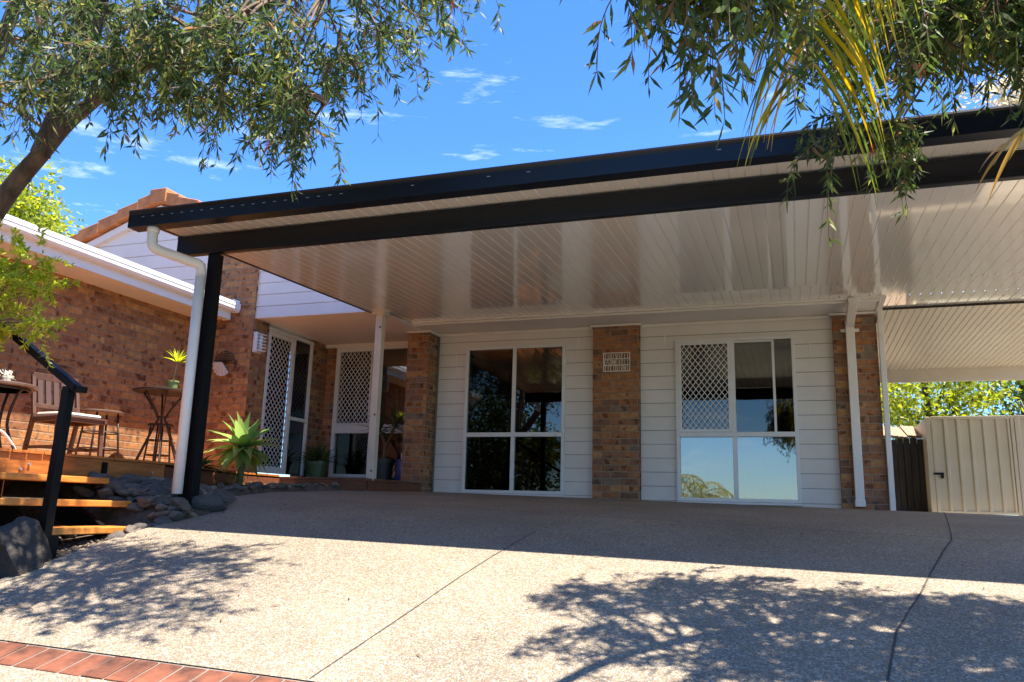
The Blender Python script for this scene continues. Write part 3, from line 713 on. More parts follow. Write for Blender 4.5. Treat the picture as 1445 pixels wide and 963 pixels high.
while len(placed) < 235 and tries < 20000:
    tries += 1
    y = random.uniform(4.7, 6.4); e = float(edge(y))
    x = random.uniform(-5.62, e-.03)
    if -4.97 < x < -4.64 and 5.42 < y < 5.68: continue
    if x < -4.70 and y < 5.23: continue
    r = random.choice((.042, .05, .06, .075, .095))
    if any((x-a)**2+(y-b)**2 < (.38*(r+c))**2 for a, b, c in placed): continue
    if math.hypot(x+4.72, y-5.68) < .2: continue
    placed.append((x, y, r))
    put_rock('river_stone', random.choice(ROCKS), x, y, float(bed(x, y))+r*.35, (r*1.45, r*1.05, r*.58), random.uniform(0, 6.3), (random.uniform(-.35, .35), random.uniform(-.35, .35)),
             'dark grey river stone heaped between the timber steps and the carport post', 'river stones heaped beside the steps')
n = 0; tries = 0
while n < 28 and tries < 3000:
    tries += 1
    y = random.uniform(3.9, 5.3); x = random.uniform(-5.56, -5.06); r = random.choice((.05, .06, .075))
    if any((x-a)**2+(y-b)**2 < (.7*(r+c))**2 for a, b, c in placed): continue
    placed.append((x, y, r)); n += 1
    put_rock('river_stone', random.choice(ROCKS), x, y, float(bed(x, y))+r*.35, (r*1.3, r, r*.6), random.uniform(0, 6.3), (random.uniform(-.3, .3), random.uniform(-.3, .3)),
             'dark river stone in the shade under the open timber steps', 'stones under the steps')
n = 0; tries = 0
while n < 90 and tries < 4000:
    tries += 1
    y = random.uniform(6.3, 8.75); e = float(edge(y)); x = e-.03-abs(random.gauss(0, .25))
    r = random.choice((.035, .045, .055, .065))
    if any((x-a)**2+(y-b)**2 < (.6*(r+c))**2 for a, b, c in placed): continue
    placed.append((x, y, r)); n += 1
    put_rock('bed_stone', random.choice(TANS+ROCKS[:3]), x, y, float(bed(x, y))+r*.25, (r*1.3, r, r*.6), random.uniform(0, 6.3), (random.uniform(-.3, .3), random.uniform(-.3, .3)),
             'small brown stone in the low bed under the porch edge', 'stones in the porch bed')
n = 0; tries = 0
while n < 60 and tries < 4000:
    tries += 1
    y = random.uniform(3.3, 5.2); e = float(edge(y)); x = e-.02-abs(random.gauss(0, .12))
    r = random.choice((.02, .026, .035, .045)) if y < 4.15 else random.choice((.014, .02))
    if any((x-a)**2+(y-b)**2 < (.75*(r+c))**2 for a, b, c in placed): continue
    if math.hypot(x+4.5, y-3.75) < .3 and y < 4: continue
    placed.append((x, y, r)); n += 1
    put_rock('pebble', random.choice(TANS+ROCKS[:2]), x, y, float(bed(x, y))+r*.4, (r*1.3, r, r*.6), random.uniform(0, 6.3), (random.uniform(-.3, .3), random.uniform(-.3, .3)),
             'small tan pebble along the driveway edge below the steps', 'pebbles along the driveway edge')
b1 = rock_mesh(101, .35, 4); b1.materials.append(M_BOULD)
tag(put_rock('boulder', b1, -4.74, 4.0, -.37, (.27, .30, .235), .4, (.1, .1), '', None), 'large dark boulder at left edge in front of the steps', 'boulder')
b2 = rock_mesh(103, .3, 4); b2.materials.append(rock_mat('grey_boulder', [(0, (.085, .08, .075)), (1, (.095, .088, .08))], 1.))
tag(put_rock('boulder', b2, -4.70, 5.70, -.02, (.24, .17, .145), .5, (.05, -.08), '', None), 'grey boulder at the driveway corner by foot of black carport post', 'boulder')
tag(put_rock('fallen_leaf_stone', TANS[0], -4.63, 5.36, -.06, (.105, .045, .05), -.5, (0, .5), '', None), 'pale tan slab of stone leaning at the driveway edge near boulder', 'stone')
# gravel fines along the edge: nobody could count them
gv = MB(); nn = 900
for i in range(nn):
    y = random.uniform(3.2, 6.0); x = float(edge(y))-abs(random.gauss(0, .16)); r = random.uniform(.006, .014); z = float(bed(x, y))+r*.3
    a = random.uniform(0, 6.3); c, s_ = math.cos(a), math.sin(a)
    gv.add([(x+r*c, y+r*s_, z), (x-r*s_, y+r*c, z), (x-r*c, y-r*s_, z), (x+r*s_, y-r*c, z), (x, y, z+r*.7)], [(0, 1, 4), (1, 2, 4), (2, 3, 4), (3, 0, 4)])
o = gv.build('gravel', mat('gravel', (.22, .16, .11), .85, var=.6, vscale=60), uv=False); o['kind'] = 'stuff'; o['label'] = 'fine gravel and litter along the driveway edge'; o['category'] = 'gravel'

lit = MB()
for i in range(150):
    y = random.uniform(3.2, 6.2)
    x = float(edge(y))+abs(random.gauss(0, .35)) if i < 60 else random.uniform(-4.2, 1.6)
    z = float(ground(x, y))+.006; a = random.uniform(0, 6.3); c, s_ = math.cos(a)*random.uniform(.016, .034), math.sin(a)*.026; w = .14
    lit.add([(x-c, y-s_, z), (x-s_*w, y+c*w, z+.004), (x+c, y+s_, z+random.uniform(0, .006)), (x+s_*w, y-c*w, z+.001)], [(0, 3, 2, 1)])
o = lit.build('leaf_litter', mat('dry_leaf', (.14, .085, .035), .8, var=.6, vscale=3.), uv=False); o['kind'] = 'stuff'; o['label'] = 'scattered dry leaves fallen on the driveway'; o['category'] = 'leaf litter'

# ------------------------------------------------------------------ foliage helpers
def leaves_mesh(name, base, dirs, length, width, nrm=None, m=None, parent=None, curve=.0):
    """one folded rhomb leaf per base point, each its own island"""
    n = len(base); d = dirs/np.linalg.norm(dirs, axis=1)[:, None]
    h = RNG.normal(size=(n, 3)) if nrm is None else nrm
    s = np.cross(d, h); s /= np.linalg.norm(s, axis=1)[:, None]+1e-9; u = np.cross(s, d)
    L = np.asarray(length).reshape(-1, 1)*np.ones((n, 1)); W = np.asarray(width).reshape(-1, 1)*np.ones((n, 1))
    mid = base+d*L*.45; tip = base+d*L-np.array([0, 0, 1])*L*curve
    V = np.stack([base, mid+s*W/2+u*W*.15, tip, mid-s*W/2+u*W*.15], 1).reshape(-1, 3)
    org = np.array(ORG.get(parent.name, (0, 0, 0))) if parent else np.zeros(3)
    V = V-org
    me = bpy.data.meshes.new(name); me.vertices.add(4*n); me.vertices.foreach_set('co', V.ravel())
    me.loops.add(4*n); me.loops.foreach_set('vertex_index', np.arange(4*n))
    me.polygons.add(n); me.polygons.foreach_set('loop_start', np.arange(n)*4)
    me.update(calc_edges=True); me.materials.append(m)
    o = bpy.data.objects.new(name, me); COL.objects.link(o)
    if parent: o.parent = parent
    return o
def spline(pts, n):
    P = [np.array(p, float) for p in pts]; out = []
    for i in range(len(P)-1):
        a, b, c, d = P[max(i-1, 0)], P[i], P[i+1], P[min(i+2, len(P)-1)]
        for t in np.linspace(0, 1, n, endpoint=False):
            out.append(.5*((2*b)+(-a+c)*t+(2*a-5*b+4*c-d)*t*t+(-a+3*b-3*c+d)*t**3))
    out.append(P[-1]); return np.array(out)

def weeping_tree(name, label, cat, base, limbs, clusters, lm, leaf=(.088, .0155), twig_n=8, leaf_n=25, flowers=0, spread=.2, drop=.42, fm=None):
    t = thing(name, label, cat, base)
    tb = MB(); LP = []
    for pts, r0, r1 in limbs:
        S_ = spline(pts, 7); tb.tube(S_, np.linspace(r0, r1, len(S_)), 10); LP.append(S_)
    LP = np.concatenate(LP)
    trunk = tb.build('trunk', M_BARK, t, smooth=True, uv=False)
    tw = MB(); B = []; D = []; B2 = []; D2 = []; FL = []
    for c in clusters:
        c = np.array(c); dd = np.linalg.norm((LP-c)*np.array([1, 1, .8]), axis=1)+.25*np.maximum(0, LP[:, 2]-c[2]-1.)
        q = LP[dd.argmin()]; mid = (q+c)/2+np.array([0, 0, .12*np.linalg.norm(q-c)])+RNG.normal(0, .05, 3)
        br = spline([q, mid, c], 5); tw.tube(br, np.linspace(.016, .005, len(br)), 5, cap=False)
        out = c-q; out[2] = 0; out /= np.linalg.norm(out)+1e-6
        for k in range(twig_n):
            st = c+RNG.normal(0, spread*.4, 3); ln = drop*RNG.uniform(.5, 1.2)
            hd = RNG.normal(0, 1, 3); hd[2] = 0; hd = hd/np.linalg.norm(hd)*.8+out*.5
            en = st+hd*ln*.45+np.array([0, 0, -ln*RNG.uniform(.35, 1.)]); mm = (st+en)/2+hd*ln*.16+np.array([0, 0, .08*ln])
            T = spline([c+(st-c)*.2, st, mm, en], 4); tw.tube(T, np.linspace(.0042, .0016, len(T)), 3, cap=False)
            m_ = int(leaf_n*RNG.uniform(.7, 1.2)); u = RNG.uniform(.22, 1., m_)*(len(T)-1.001); i0 = u.astype(int); f = (u-i0)[:, None]
            pb = T[i0]*(1-f)+T[i0+1]*f; tg = T[i0+1]-T[i0]; tg /= np.linalg.norm(tg, axis=1)[:, None]
            rn = RNG.normal(size=(m_, 3)); rn -= tg*(rn*tg).sum(1)[:, None]; rn /= np.linalg.norm(rn, axis=1)[:, None]
            an = RNG.uniform(.45, 1.15, m_)[:, None]
            fresh = RNG.random() < .08 and k % 2 == 0
            (B2 if fresh else B).append(pb); (D2 if fresh else D).append(tg*np.cos(an)+rn*np.sin(an)+np.array([0, 0, -.12]))
            if flowers and RNG.random() < flowers: FL.append((en, T[-1]-T[-3]))
    tw.build('twigs', M_TWIG, t, uv=False, smooth=True)
    B = np.concatenate(B); D = np.concatenate(D); n = len(B)
    leaves_mesh('crown', B, D, leaf[0]*RNG.uniform(.6, 1.25, n), leaf[1]*RNG.uniform(.8, 1.3, n), m=lm, parent=t)
    if B2: B2 = np.concatenate(B2); leaves_mesh('fresh_growth', B2, np.concatenate(D2), leaf[0]*.9, leaf[1]*1.15, m=L_FRESH, parent=t)
    if FL:
        FB, FD = [], []
        for p, d in FL:
            d = d/np.linalg.norm(d)
            for i in range(70):
                FB.append(p-d*RNG.uniform(-.01, .06)); r = RNG.normal(size=3); r -= d*(r@d)*.8; FD.append(r)
        leaves_mesh('flower', np.array(FB), np.array(FD), np.full(len(FB), .018), np.full(len(FB), .0022), m=fm, parent=t)
    return t
L_BOTTLE = leaf_mat('bottlebrush_leaf', [(0, (.026, .052, .016)), (.35, (.042, .076, .022)), (.65, (.062, .10, .028)), (.86, (.15, .18, .05)), (.95, (.24, .26, .07)), (.985, (.22, .13, .07))], .38, .5)
L_YOUNG = leaf_mat('young_leaf', [(0, (.20, .27, .03)), (.5, (.30, .36, .04)), (1, (.42, .43, .07))], .5, .4)
L_FRESH = leaf_mat('fresh_leaf', [(0, (.13, .18, .035)), (.6, (.22, .26, .05)), (1, (.30, .24, .09))], .5, .45)
M_RED = leaf_mat('red_flower', [(0, (.35, .015, .02)), (1, (.5, .05, .05))], .3)

# --- left bottlebrush
bx = np.array([-320, -100, 0, 60, 130, 190, 290, 340, 380, 432, 455, 490, 530, 560, 600, 640, 665, 720])
by = np.array([330, 290, 215, 205, 185, 215, 225, 205, 215, 262, 205, 180, 155, 118, 85, 40, 5, -70])
cl = []
while len(cl) < 165:
    x = random.uniform(-260, 650); yb = float(np.interp(x, bx, by)); y = yb-78-abs(random.gauss(0, 1))*130
    if x > 120 and y < -160: continue
    if x < 120 and y < -330: continue
    Y = random.uniform(3.35, 4.55)
    if x > 330 and 0 < y < 130 and random.random() < .35: continue
    cl.append(tuple(at(x, y, Y)))
for x, y in ((432, 190), (440, 165), (612, 5), (545, 30), (500, 95), (585, -10), (300, 150), (405, 150), (350, 140), (455, 120)):
    cl.append(tuple(at(x, y, random.uniform(3.7, 4.5))))
limbs = [([(-6.25, 4.0, -.15), (-5.95, 4.0, 1.2), (-5.42, 4.0, 2.05), (-5.06, 4.0, 2.44), (-4.78, 4.02, 2.72), (-4.2, 4.05, 3.05), (-3.5, 4.0, 3.22), (-2.7, 3.95, 3.3)], .09, .016),
         ([(-5.08, 4.0, 2.42), (-4.86, 3.95, 2.85), (-4.62, 3.9, 3.15), (-4.5, 3.85, 3.5), (-4.2, 3.8, 4.2)], .07, .02),
         ([(-5.9, 4.0, 1.3), (-5.75, 3.95, 2.6), (-5.62, 3.9, 3.0), (-5.4, 3.85, 3.55), (-5.1, 3.8, 4.4)], .09, .03),
         ([(-4.2, 4.05, 3.05), (-3.5, 4.3, 2.95), (-3.0, 4.45, 2.75)], .03, .008)]
weeping_tree('bottlebrush_tree', 'leaning bottlebrush tree with weeping leaves over the deck at left', 'tree', (-6.25, 4.0, -.15), limbs, cl, L_BOTTLE, flowers=.012, fm=M_RED)
# --- right bottlebrush
bx = np.array([800, 850, 880, 915, 945, 990, 1020, 1060, 1100, 1140, 1175, 1215, 1260, 1300, 1325, 1445, 1700, 1900])
by = np.array([-60, 15, 55, 85, 75, 130, 95, 120, 90, 110, 150, 120, 165, 160, 130, 130, 160, 170])
cl = []
while len(cl) < 175:
    x = random.choice((random.uniform(935, 1150), random.uniform(1150, 1850), random.uniform(1150, 1850))); yb = float(np.interp(x, bx, by)); y = yb-80-abs(random.gauss(0, 1))*120
    if y < -300 or (1040 < x < 1140 and y > -40): continue
    if 1170 < x < 1300 and y > 110 and random.random() < .6: continue
    cl.append(tuple(at(x, y if x > 1130 else y-60, random.uniform(3.6, 4.6) if x > 1130 else random.uniform(2.3, 2.75))))
for x, y in ((1182, 175), (1262, 195), (1275, 165), (1200, 150), (1325, 60)): cl.append(tuple(at(x, y, random.uniform(4.3, 4.7))))
limbs = [([(2.5, 4.1, -.5), (2.2, 4.1, 1.0), (1.7, 4.1, 1.9), (1.28, 4.1, 2.2), (.95, 4.1, 2.55), (.4, 3.6, 2.75), (-.1, 2.7, 2.3), (-.35, 2.5, 2.05)], .10, .008),
         ([(2.2, 4.1, 1.0), (2.0, 3.9, 2.4), (1.7, 3.7, 3.2), (1.2, 3.7, 3.6)], .08, .02), ([(2.2, 4.1, 1.1), (2.5, 4.4, 2.5), (2.6, 4.3, 3.5)], .07, .02)]
weeping_tree('bottlebrush_tree', 'bottlebrush tree with red flowers overhanging the carport gutter at right', 'tree', (2.5, 4.1, -.5), limbs, cl, L_BOTTLE, flowers=.03, fm=M_RED)

# --- palm with drooping fronds
L_PALM = leaf_mat('palm_leaflet', [(0, (.06, .10, .02)), (.35, (.10, .14, .022)), (.6, (.22, .22, .025)), (.85, (.44, .35, .03)), (1, (.34, .20, .05))], .5, .4)
palm = thing('palm_tree', 'palm with yellowing drooping fronds hanging into view at upper right', 'palm', (1.75, 2.55, -.8))
MB().tube(spline([(1.75, 2.55, -.9), (1.72, 2.55, .9), (1.65, 2.6, 2.45)], 8), np.linspace(.11, .075, 17), 12).build('trunk', M_BARK, palm, smooth=True)
def strip(mb, pts, w, side):
    k = len(pts); n = len(mb.v)
    for i, p in enumerate(pts):
        t = i/(k-1); ww = w*min(1, 4*t+.35)*(1-max(0, t-.45)/.55*.93)/2
        mb.v += [tuple(p-side*ww), tuple(p+np.array([0, 0, ww*.5])), tuple(p+side*ww)]
    for i in range(k-1):
        a = n+3*i; mb.f += [(a, a+1, a+4, a+3), (a+1, a+2, a+5, a+4)]
def frond(pts, n, ll, droop, w=.026, seed=0, lean=None, lm=None):
    rg = np.random.default_rng(seed); S_ = spline(pts, 12); fr = MB().tube(S_, np.linspace(.014, .003, len(S_)), 6)
    o = fr.build('frond', mat('rachis', (.20, .20, .04), .5), palm, smooth=True, uv=False)
    lf = MB(); k = len(S_)
    for i in range(n):
        u = .12+.87*i/n; j = int(u*(k-1)); p = S_[j]; tg = S_[min(j+1, k-1)]-S_[max(j-1, 0)]; tg /= np.linalg.norm(tg)
        sd = np.cross(tg, (0, 0, 1)); sd = sd/(np.linalg.norm(sd)+1e-6)
        if lean is not None and np.linalg.norm(np.cross(tg, (0, 0, 1))) < .5: sd = np.array(lean)
        for sg in (-1, 1):
            L_ = ll*(.55+.45*math.sin(math.pi*min(1, u*.8+.15)))*rg.uniform(.8, 1.15)
            d = sd*sg*.75+tg*.6+rg.normal(0, .1, 3); d /= np.linalg.norm(d)
            q = p.copy(); P_ = [q.copy()]
            for s in range(9):
                d = d+np.array([0, 0, -droop*(.6+.5*s/9)]); d /= np.linalg.norm(d); q = q+d*L_/9; P_.append(q.copy())
            sv = np.cross(d, rg.normal(size=3)); sv /= np.linalg.norm(sv); sv = sv*.6+np.cross(d, FW)*.4; sv /= np.linalg.norm(sv)
            strip(lf, P_, w*rg.uniform(.75, 1.2), sv)
    lf.build('leaflets', lm or L_PALM, o, smooth=True, uv=False)
frond([(1.65, 2.6, 2.45), (1.2, 2.75, 2.95), (.55, 2.9, 2.95), (.2, 3.0, 2.4), (.12, 3.02, 1.62)], 125, .86, .21, seed=3, lean=(.8, .5, 0), w=.016)
frond([(1.65, 2.6, 2.45), (1.3, 2.72, 2.9), (.7, 2.85, 3.05), (.12, 2.98, 2.75), (-.14, 3.02, 2.35)], 70, .80, .23, seed=5, lean=(.8, .5, 0), w=.016)
frond([(1.65, 2.6, 2.42), (1.5, 2.8, 2.2), (1.15, 2.95, 1.72), (.82, 3.0, 1.36), (.70, 3.0, 1.26)], 9, .36, .07, seed=8, w=.018, lm=leaf_mat('drying_leaflet', [(0, (.16, .14, .03)), (.5, (.24, .17, .04)), (1, (.20, .11, .05))], .35, .5))
frond([(1.65, 2.6, 2.45), (2.2, 2.6, 2.9), (2.9, 2.6, 2.5), (3.2, 2.6, 1.8)], 26, .5, .3, seed=9)
frond([(1.65, 2.6, 2.45), (1.7, 2.0, 3.0), (1.75, 1.4, 2.8), (1.8, 1.0, 2.2)], 26, .5, .3, seed=10)
frond([(1.65, 2.6, 2.45), (1.9, 3.0, 3.1), (2.2, 3.5, 3.3), (2.4, 4.0, 3.0)], 26, .5, .3, seed=11)

def street_palm(x, y, h, label, seed):
    global palm
    z = float(ground(x, y)); palm = thing('palm_tree', label, 'palm', (x, y, z))
    MB().tube(spline([(x, y, z-.1), (x+.05, y, z+h*.5), (x, y, z+h)], 6), np.linspace(.12, .07, 13), 10).build('trunk', M_BARK, palm, smooth=True)
    for i in range(11):
        a = i*2.4+seed; L_ = 1.5; ca, sa = math.cos(a), math.sin(a); up_ = .5+.35*math.sin(i*1.7)
        frond([(x, y, z+h), (x+ca*.45*L_, y+sa*.45*L_, z+h+up_), (x+ca*.85*L_, y+sa*.85*L_, z+h+up_*.7), (x+ca*1.1*L_, y+sa*1.1*L_, z+h+up_*.7-.6)], 20, .55, .2, seed=seed*20+i)
street_palm(-3.3, -7.5, 3.5, 'palm low on the slope behind the viewer, mirrored in right window', 2)
street_palm(-7.6, -6.5, 4.6, 'taller palm by the street at left, mirrored in the left window', 3)
# --- leafy trees and shrubs from clumps
def leafy(name, label, cat, base, height, trunk_r, crown, n, leaf, lm, group=None, clump=22, part='crown', squash=.7, branches=7):
    t = thing(name, label, cat, base, group=group)
    C, rad = np.array(crown[0], float), np.array(crown[1], float)
    b = np.array(base, float)
    tb = MB(); top = C+np.array([0, 0, rad[2]*.2])
    sp = spline([b-np.array([0, 0, .15]), (b+C)/2+RNG.normal(0, .06, 3)*height*.1, top], 6); tb.tube(sp, np.linspace(trunk_r, trunk_r*.35, len(sp)), 8)
    cc = RNG.normal(size=(clump, 3)); cc /= np.linalg.norm(cc, axis=1)[:, None]; cc = C+cc*rad*RNG.uniform(.35, .85, clump)[:, None]
    for c in cc[:branches]:
        q = sp[int(len(sp)*.55)]; s2 = spline([q, (q+c)/2+np.array([0, 0, .1*rad[2]]), c], 4); tb.tube(s2, np.linspace(trunk_r*.4, trunk_r*.12, len(s2)), 5)
    tb.build('trunk', M_BARK, t, smooth=True, uv=False)
    idx = RNG.integers(0, clump, n); cr = RNG.uniform(.28, .5, clump)[idx][:, None]
    p = RNG.normal(size=(n, 3)); p /= np.linalg.norm(p, axis=1)[:, None]; r = RNG.uniform(.3, 1., n)[:, None]**.5
    P_ = cc[idx]+p*r*cr*rad
    D_ = p*.7+RNG.normal(0, .6, (n, 3))+np.array([0, 0, -.35])
    leaves_mesh(part, P_, D_, leaf*RNG.uniform(.6, 1.3, n), leaf*.42*RNG.uniform(.7, 1.3, n), m=lm, parent=t)
    return t
L_MID = leaf_mat('mid_leaf', [(0, (.05, .085, .018)), (.5, (.09, .14, .025)), (1, (.17, .21, .035))], .35)
L_DARK = leaf_mat('dark_leaf', [(0, (.022, .04, .014)), (.6, (.04, .065, .02)), (1, (.075, .10, .03))], .25)
L_LIME = leaf_mat('lime_leaf', [(0, (.12, .17, .02)), (.5, (.22, .27, .03)), (1, (.32, .34, .05))], .45)
L_PALE = leaf_mat('pale_blossom', [(0, (.35, .31, .18)), (1, (.58, .52, .36))], .3)
# beyond the gate
rear = [((2.6, 18.5, .2), 3.4, ((2.6, 18.5, 2.6), (1.5, 1.1, 1.6)), L_LIME, 'lime green leafy tree behind the dark paling gate'),
        ((4.8, 20.5, .2), 4.0, ((4.8, 20.5, 2.9), (1.7, 1.2, 1.8)), L_MID, 'mid green tree with bare pale branches behind metal gate'),
        ((6.6, 19.5, .2), 3.6, ((6.5, 19.5, 2.6), (1.6, 1.2, 1.8)), L_DARK, 'dark green tree at far right edge behind the metal fence'),
        ((1.5, 21.5, .2), 4.2, ((1.5, 21.5, 3.0), (1.8, 1.2, 2.0)), L_MID, 'taller mid green tree farthest behind the house corner')]
for b, h, c, lm, lab in rear: leafy('leafy_tree', lab, 'tree', b, h, .12, c, 5200, .13, lm, clump=34, group=None)
tb = MB()
for i in range(9):
    q = np.array([4.4+.25*i*random.uniform(.6, 1), 19.0, 1.2]); e = q+np.array([random.uniform(-.8, .8), random.uniform(-.2, .2), random.uniform(.7, 1.6)])
    tb.tube(spline([q, (q+e)/2+RNG.normal(0, .08, 3), e], 4), np.linspace(.03, .008, 9), 5)
bt_ = thing('bare_shrub', 'bare grey branched shrub between the green trees behind metal gate', 'shrub', (4.9, 19.0, .2))
tb.tube([(4.9, 19, .0), (4.95, 19, 1.3)], .05, 6); tb.build('branches', mat('grey_bark', (.32, .29, .25), .9, var=.3), bt_, smooth=True, uv=False)
# high tree peeking over the carport at right, yellow tree over the wing at left
leafy('blossom_tree', 'tall pale blossom tree showing above carport gutter at right', 'tree', (11, 36, .4), 15, .3, ((10.6, 36, 16.2), (3.6, 2.5, 2.6)), 9000, .22, L_PALE, clump=40)
leafy('leafy_tree', 'yellow green tree far left beyond the white gutter', 'tree', (-23, 17, 0), 9, .2, ((-22.6, 17, 8.2), (1.9, 1.9, 1.9)), 9000, .20, L_LIME, clump=44)
# shrub at the left, over the handrail
sh = thing('young_shrub', 'bright yellow green shrub at left edge over the handrail', 'shrub', (-5.55, 3.95, -.2))
cl = [tuple(at(random.uniform(-90, 66), random.uniform(358, 478), random.uniform(3.75, 4.05))) for _ in range(44)]
tb = MB(); B = []; D = []
for c in cl:
    c = np.array(c); s2 = spline([(-5.55, 3.95, -.25), (-5.5, 3.93, .9), (c+np.array([-5.5, 3.93, 1.2]))/2, c], 4); tb.tube(s2, np.linspace(.014, .003, len(s2)), 4)
    for k in range(5):
        e = c+RNG.normal(0, .10, 3)+np.array([.03, 0, .02]); T = spline([c, (c+e)/2+np.array([0, 0, .02]), e], 4)
        m_ = 46; u = RNG.uniform(.1, 1, m_)*(len(T)-1.001); i0 = u.astype(int); f = (u-i0)[:, None]
        B.append(T[i0]*(1-f)+T[i0+1]*f); tg = T[i0+1]-T[i0]; tg /= np.linalg.norm(tg, axis=1)[:, None]; D.append(tg*.6+RNG.normal(0, .6, (m_, 3)))
tb.build('stems', M_TWIG, sh, uv=False); B = np.concatenate(B); D = np.concatenate(D)
leaves_mesh('leaves', B, D, .048*RNG.uniform(.6, 1.3, len(B)), .014*RNG.uniform(.7, 1.3, len(B)), m=L_YOUNG, parent=sh)
# trees across the street, mirrored in the windows
for i, (x, y, h, lm, lab) in enumerate((
    (-9.5, -3.5, 6.5, L_DARK, 'dense dark tree at the left of driveway entrance, mirrored in the left window'),
    (-13, -8, 8, L_MID, 'tall green tree down the street left of driveway, mirrored in left window'),
    (-7.4, .4, 5.2, L_DARK, 'bushy dark tree beside the driveway at left, nearest the steps'),
    (-5.8, -4.5, 4.2, L_MID, 'rounded green tree at the driveway mouth left'),
    (-3.6, -13, 4.6, L_DARK, 'low dark tree across the street behind the driveway'),
    (1.8, -17, 5.0, L_MID, 'green tree across the street at the right'),
    (7.5, -5, 6, L_DARK, 'dark street tree right of the driveway mouth'),
    (4.5, -14, 5.5, L_MID, 'green street tree low down the slope at right'),
    (-9, -16, 7, L_DARK, 'dark tree far down the slope at left'))):
    gz_ = float(ground(x, y)); leafy('leafy_tree', lab, 'tree', (x, y, gz_), h, .18, ((x, y, gz_+h*.62), (h*.36, h*.34, h*.42)), 5200, .17, lm, clump=30)

# ------------------------------------------------------------------ agave and porch plants
L_AGAVE = leaf_mat('agave_leaf', [(0, (.10, .20, .06)), (.5, (.17, .28, .08)), (1, (.28, .38, .14))], .36, .35)
def rosette(t, c, n, length, width, lm, tilt=(.15, 1.75), droop=.10, fold=.22, seed=1, name='leaves', jit=.15):
    rg = np.random.default_rng(seed); c = np.array(c, float)
    mb = MB()
    for i in range(n):
        f = i/n; az = i*2.39996+rg.normal(0, jit); el = math.pi/2-(tilt[0]+(tilt[1]-tilt[0])*f**.8)+rg.normal(0, .07)
        L_ = length*(.55+.45*math.sin(math.pi*(.2+.6*f)))*rg.uniform(.88, 1.1); d = np.array([math.cos(az)*math.cos(el), math.sin(az)*math.cos(el), math.sin(el)])
        sd = np.cross(d, (0, 0, 1)); sd /= np.linalg.norm(sd)+1e-6; q = c+d*.01; k = 10; b0 = len(mb.v)
        for s in range(k+1):
            t_ = s/k; w = width/2*(.55+.45*math.sin(math.pi*min(1, t_*1.15+.05)))*(1-t_**2.6)+.0008
            u = np.cross(sd, d)
            mb.v += [tuple(q-sd*w+u*w*fold*2), tuple(q), tuple(q+sd*w+u*w*fold*2)]
            d = d+np.array([0, 0, -droop*(.3+t_)]); d /= np.linalg.norm(d); q = q+d*L_/k
        for s in range(k):
            a = b0+3*s; mb.f += [(a, a+1, a+4, a+3), (a+1, a+2, a+5, a+4)]
    return mb.build(name, lm, t, smooth=True, uv=False)
ag = thing('agave', 'bright green agave rosette standing in the stones beside the security door', 'plant', (-5.86, 7.6, .15))
AC = (-5.86, 7.6, .59)
rosette(ag, AC, 46, .46, .14, L_AGAVE, (.12, 2.35), .07, seed=4)
MB().tube([(-5.86, 7.6, .10), (-5.85, 7.6, .38), AC], [.035, .04, .05], 10).build('stem', mat('agave_stem', (.16, .15, .06), .8, var=.4, vscale=20), ag, smooth=True)
L_VINE = leaf_mat('vine_leaf', [(0, (.04, .08, .02)), (1, (.12, .19, .04))], .3)
vb = np.array([(-5.86, 7.57, .13)])+RNG.normal(0, 1, (160, 3))*np.array([.05, .05, .10])+np.array([0, 0, .1])
leaves_mesh('small_leaves', vb, RNG.normal(size=(160, 3)), .03, .016, m=L_VINE, parent=ag)
lw = thing('bromeliad', 'low dark leaved plant left of the agave at deck edge', 'plant', (-5.85, 6.9, .2))
rosette(lw, (-5.86, 6.95, .33), 16, .26, .06, L_DARK, (.6, 1.7), .12, seed=12)
MB().tube([(-5.86, 6.95, .1), (-5.86, 6.95, .34)], .012, 6).build('stem', M_TWIG, lw)
def pot(t, c, r0, r1, h, m, name='pot'):
    MB().lathe([(r0, 0), (r1*.97, h*.86), (r1*1.06, h*.86), (r1*1.06, h), (r1*.9, h), (r1*.86, h*.9), (.001, h*.88)], c, 24).build(name, m, t, smooth=False)
    MB().lathe([(r1*.85, h*.885), (.001, h*.9)], c, 18).build('potting_soil', M_SOIL, t)
gp_ = thing('potted_plant', 'dark green pot of strappy leaves on the porch beside door', 'plant', (-6.62, 10.3, .326))
pot(gp_, (-6.62, 10.3, .326), .12, .16, .28, M_POTD)
L_STRAP = leaf_mat('strap_leaf', [(0, (.03, .06, .018)), (.6, (.055, .10, .025)), (1, (.10, .16, .04))], .25)
for k, (dx, dz) in enumerate(((0, .30), (-.1, .27), (.12, .27), (.05, .34))): rosette(gp_, (-6.62+dx, 10.3, .32+dz), 17, .34, .03, L_STRAP, (.1, 1.5), .13, seed=20+k)
dp_ = thing('potted_plant', 'tall dark dracaena in black pot in front of the porch window', 'plant', (-5.62, 10.45, .326))
pot(dp_, (-5.62, 10.45, .326), .13, .17, .33, M_POTK)
MB().tube(spline([(-5.62, 10.45, .58), (-5.60, 10.45, .85), (-5.66, 10.42, 1.02)], 5), np.linspace(.03, .018, 11), 8).tube(spline([(-5.61, 10.45, .8), (-5.5, 10.45, 1.0), (-5.44, 10.42, 1.1)], 5), np.linspace(.02, .014, 11), 8).build('stem', M_TWIG, dp_, smooth=True)
rosette(dp_, (-5.68, 10.42, 1.03), 26, .46, .03, L_DARK, (.2, 1.9), .10, seed=31); rosette(dp_, (-5.43, 10.42, 1.1), 26, .46, .03, L_DARK, (.2, 1.9), .10, seed=32)
bp_ = thing('planter_pot', 'glossy cobalt blue pot against the brick pillar on porch', 'pot', (-5.30, 10.42, .326))
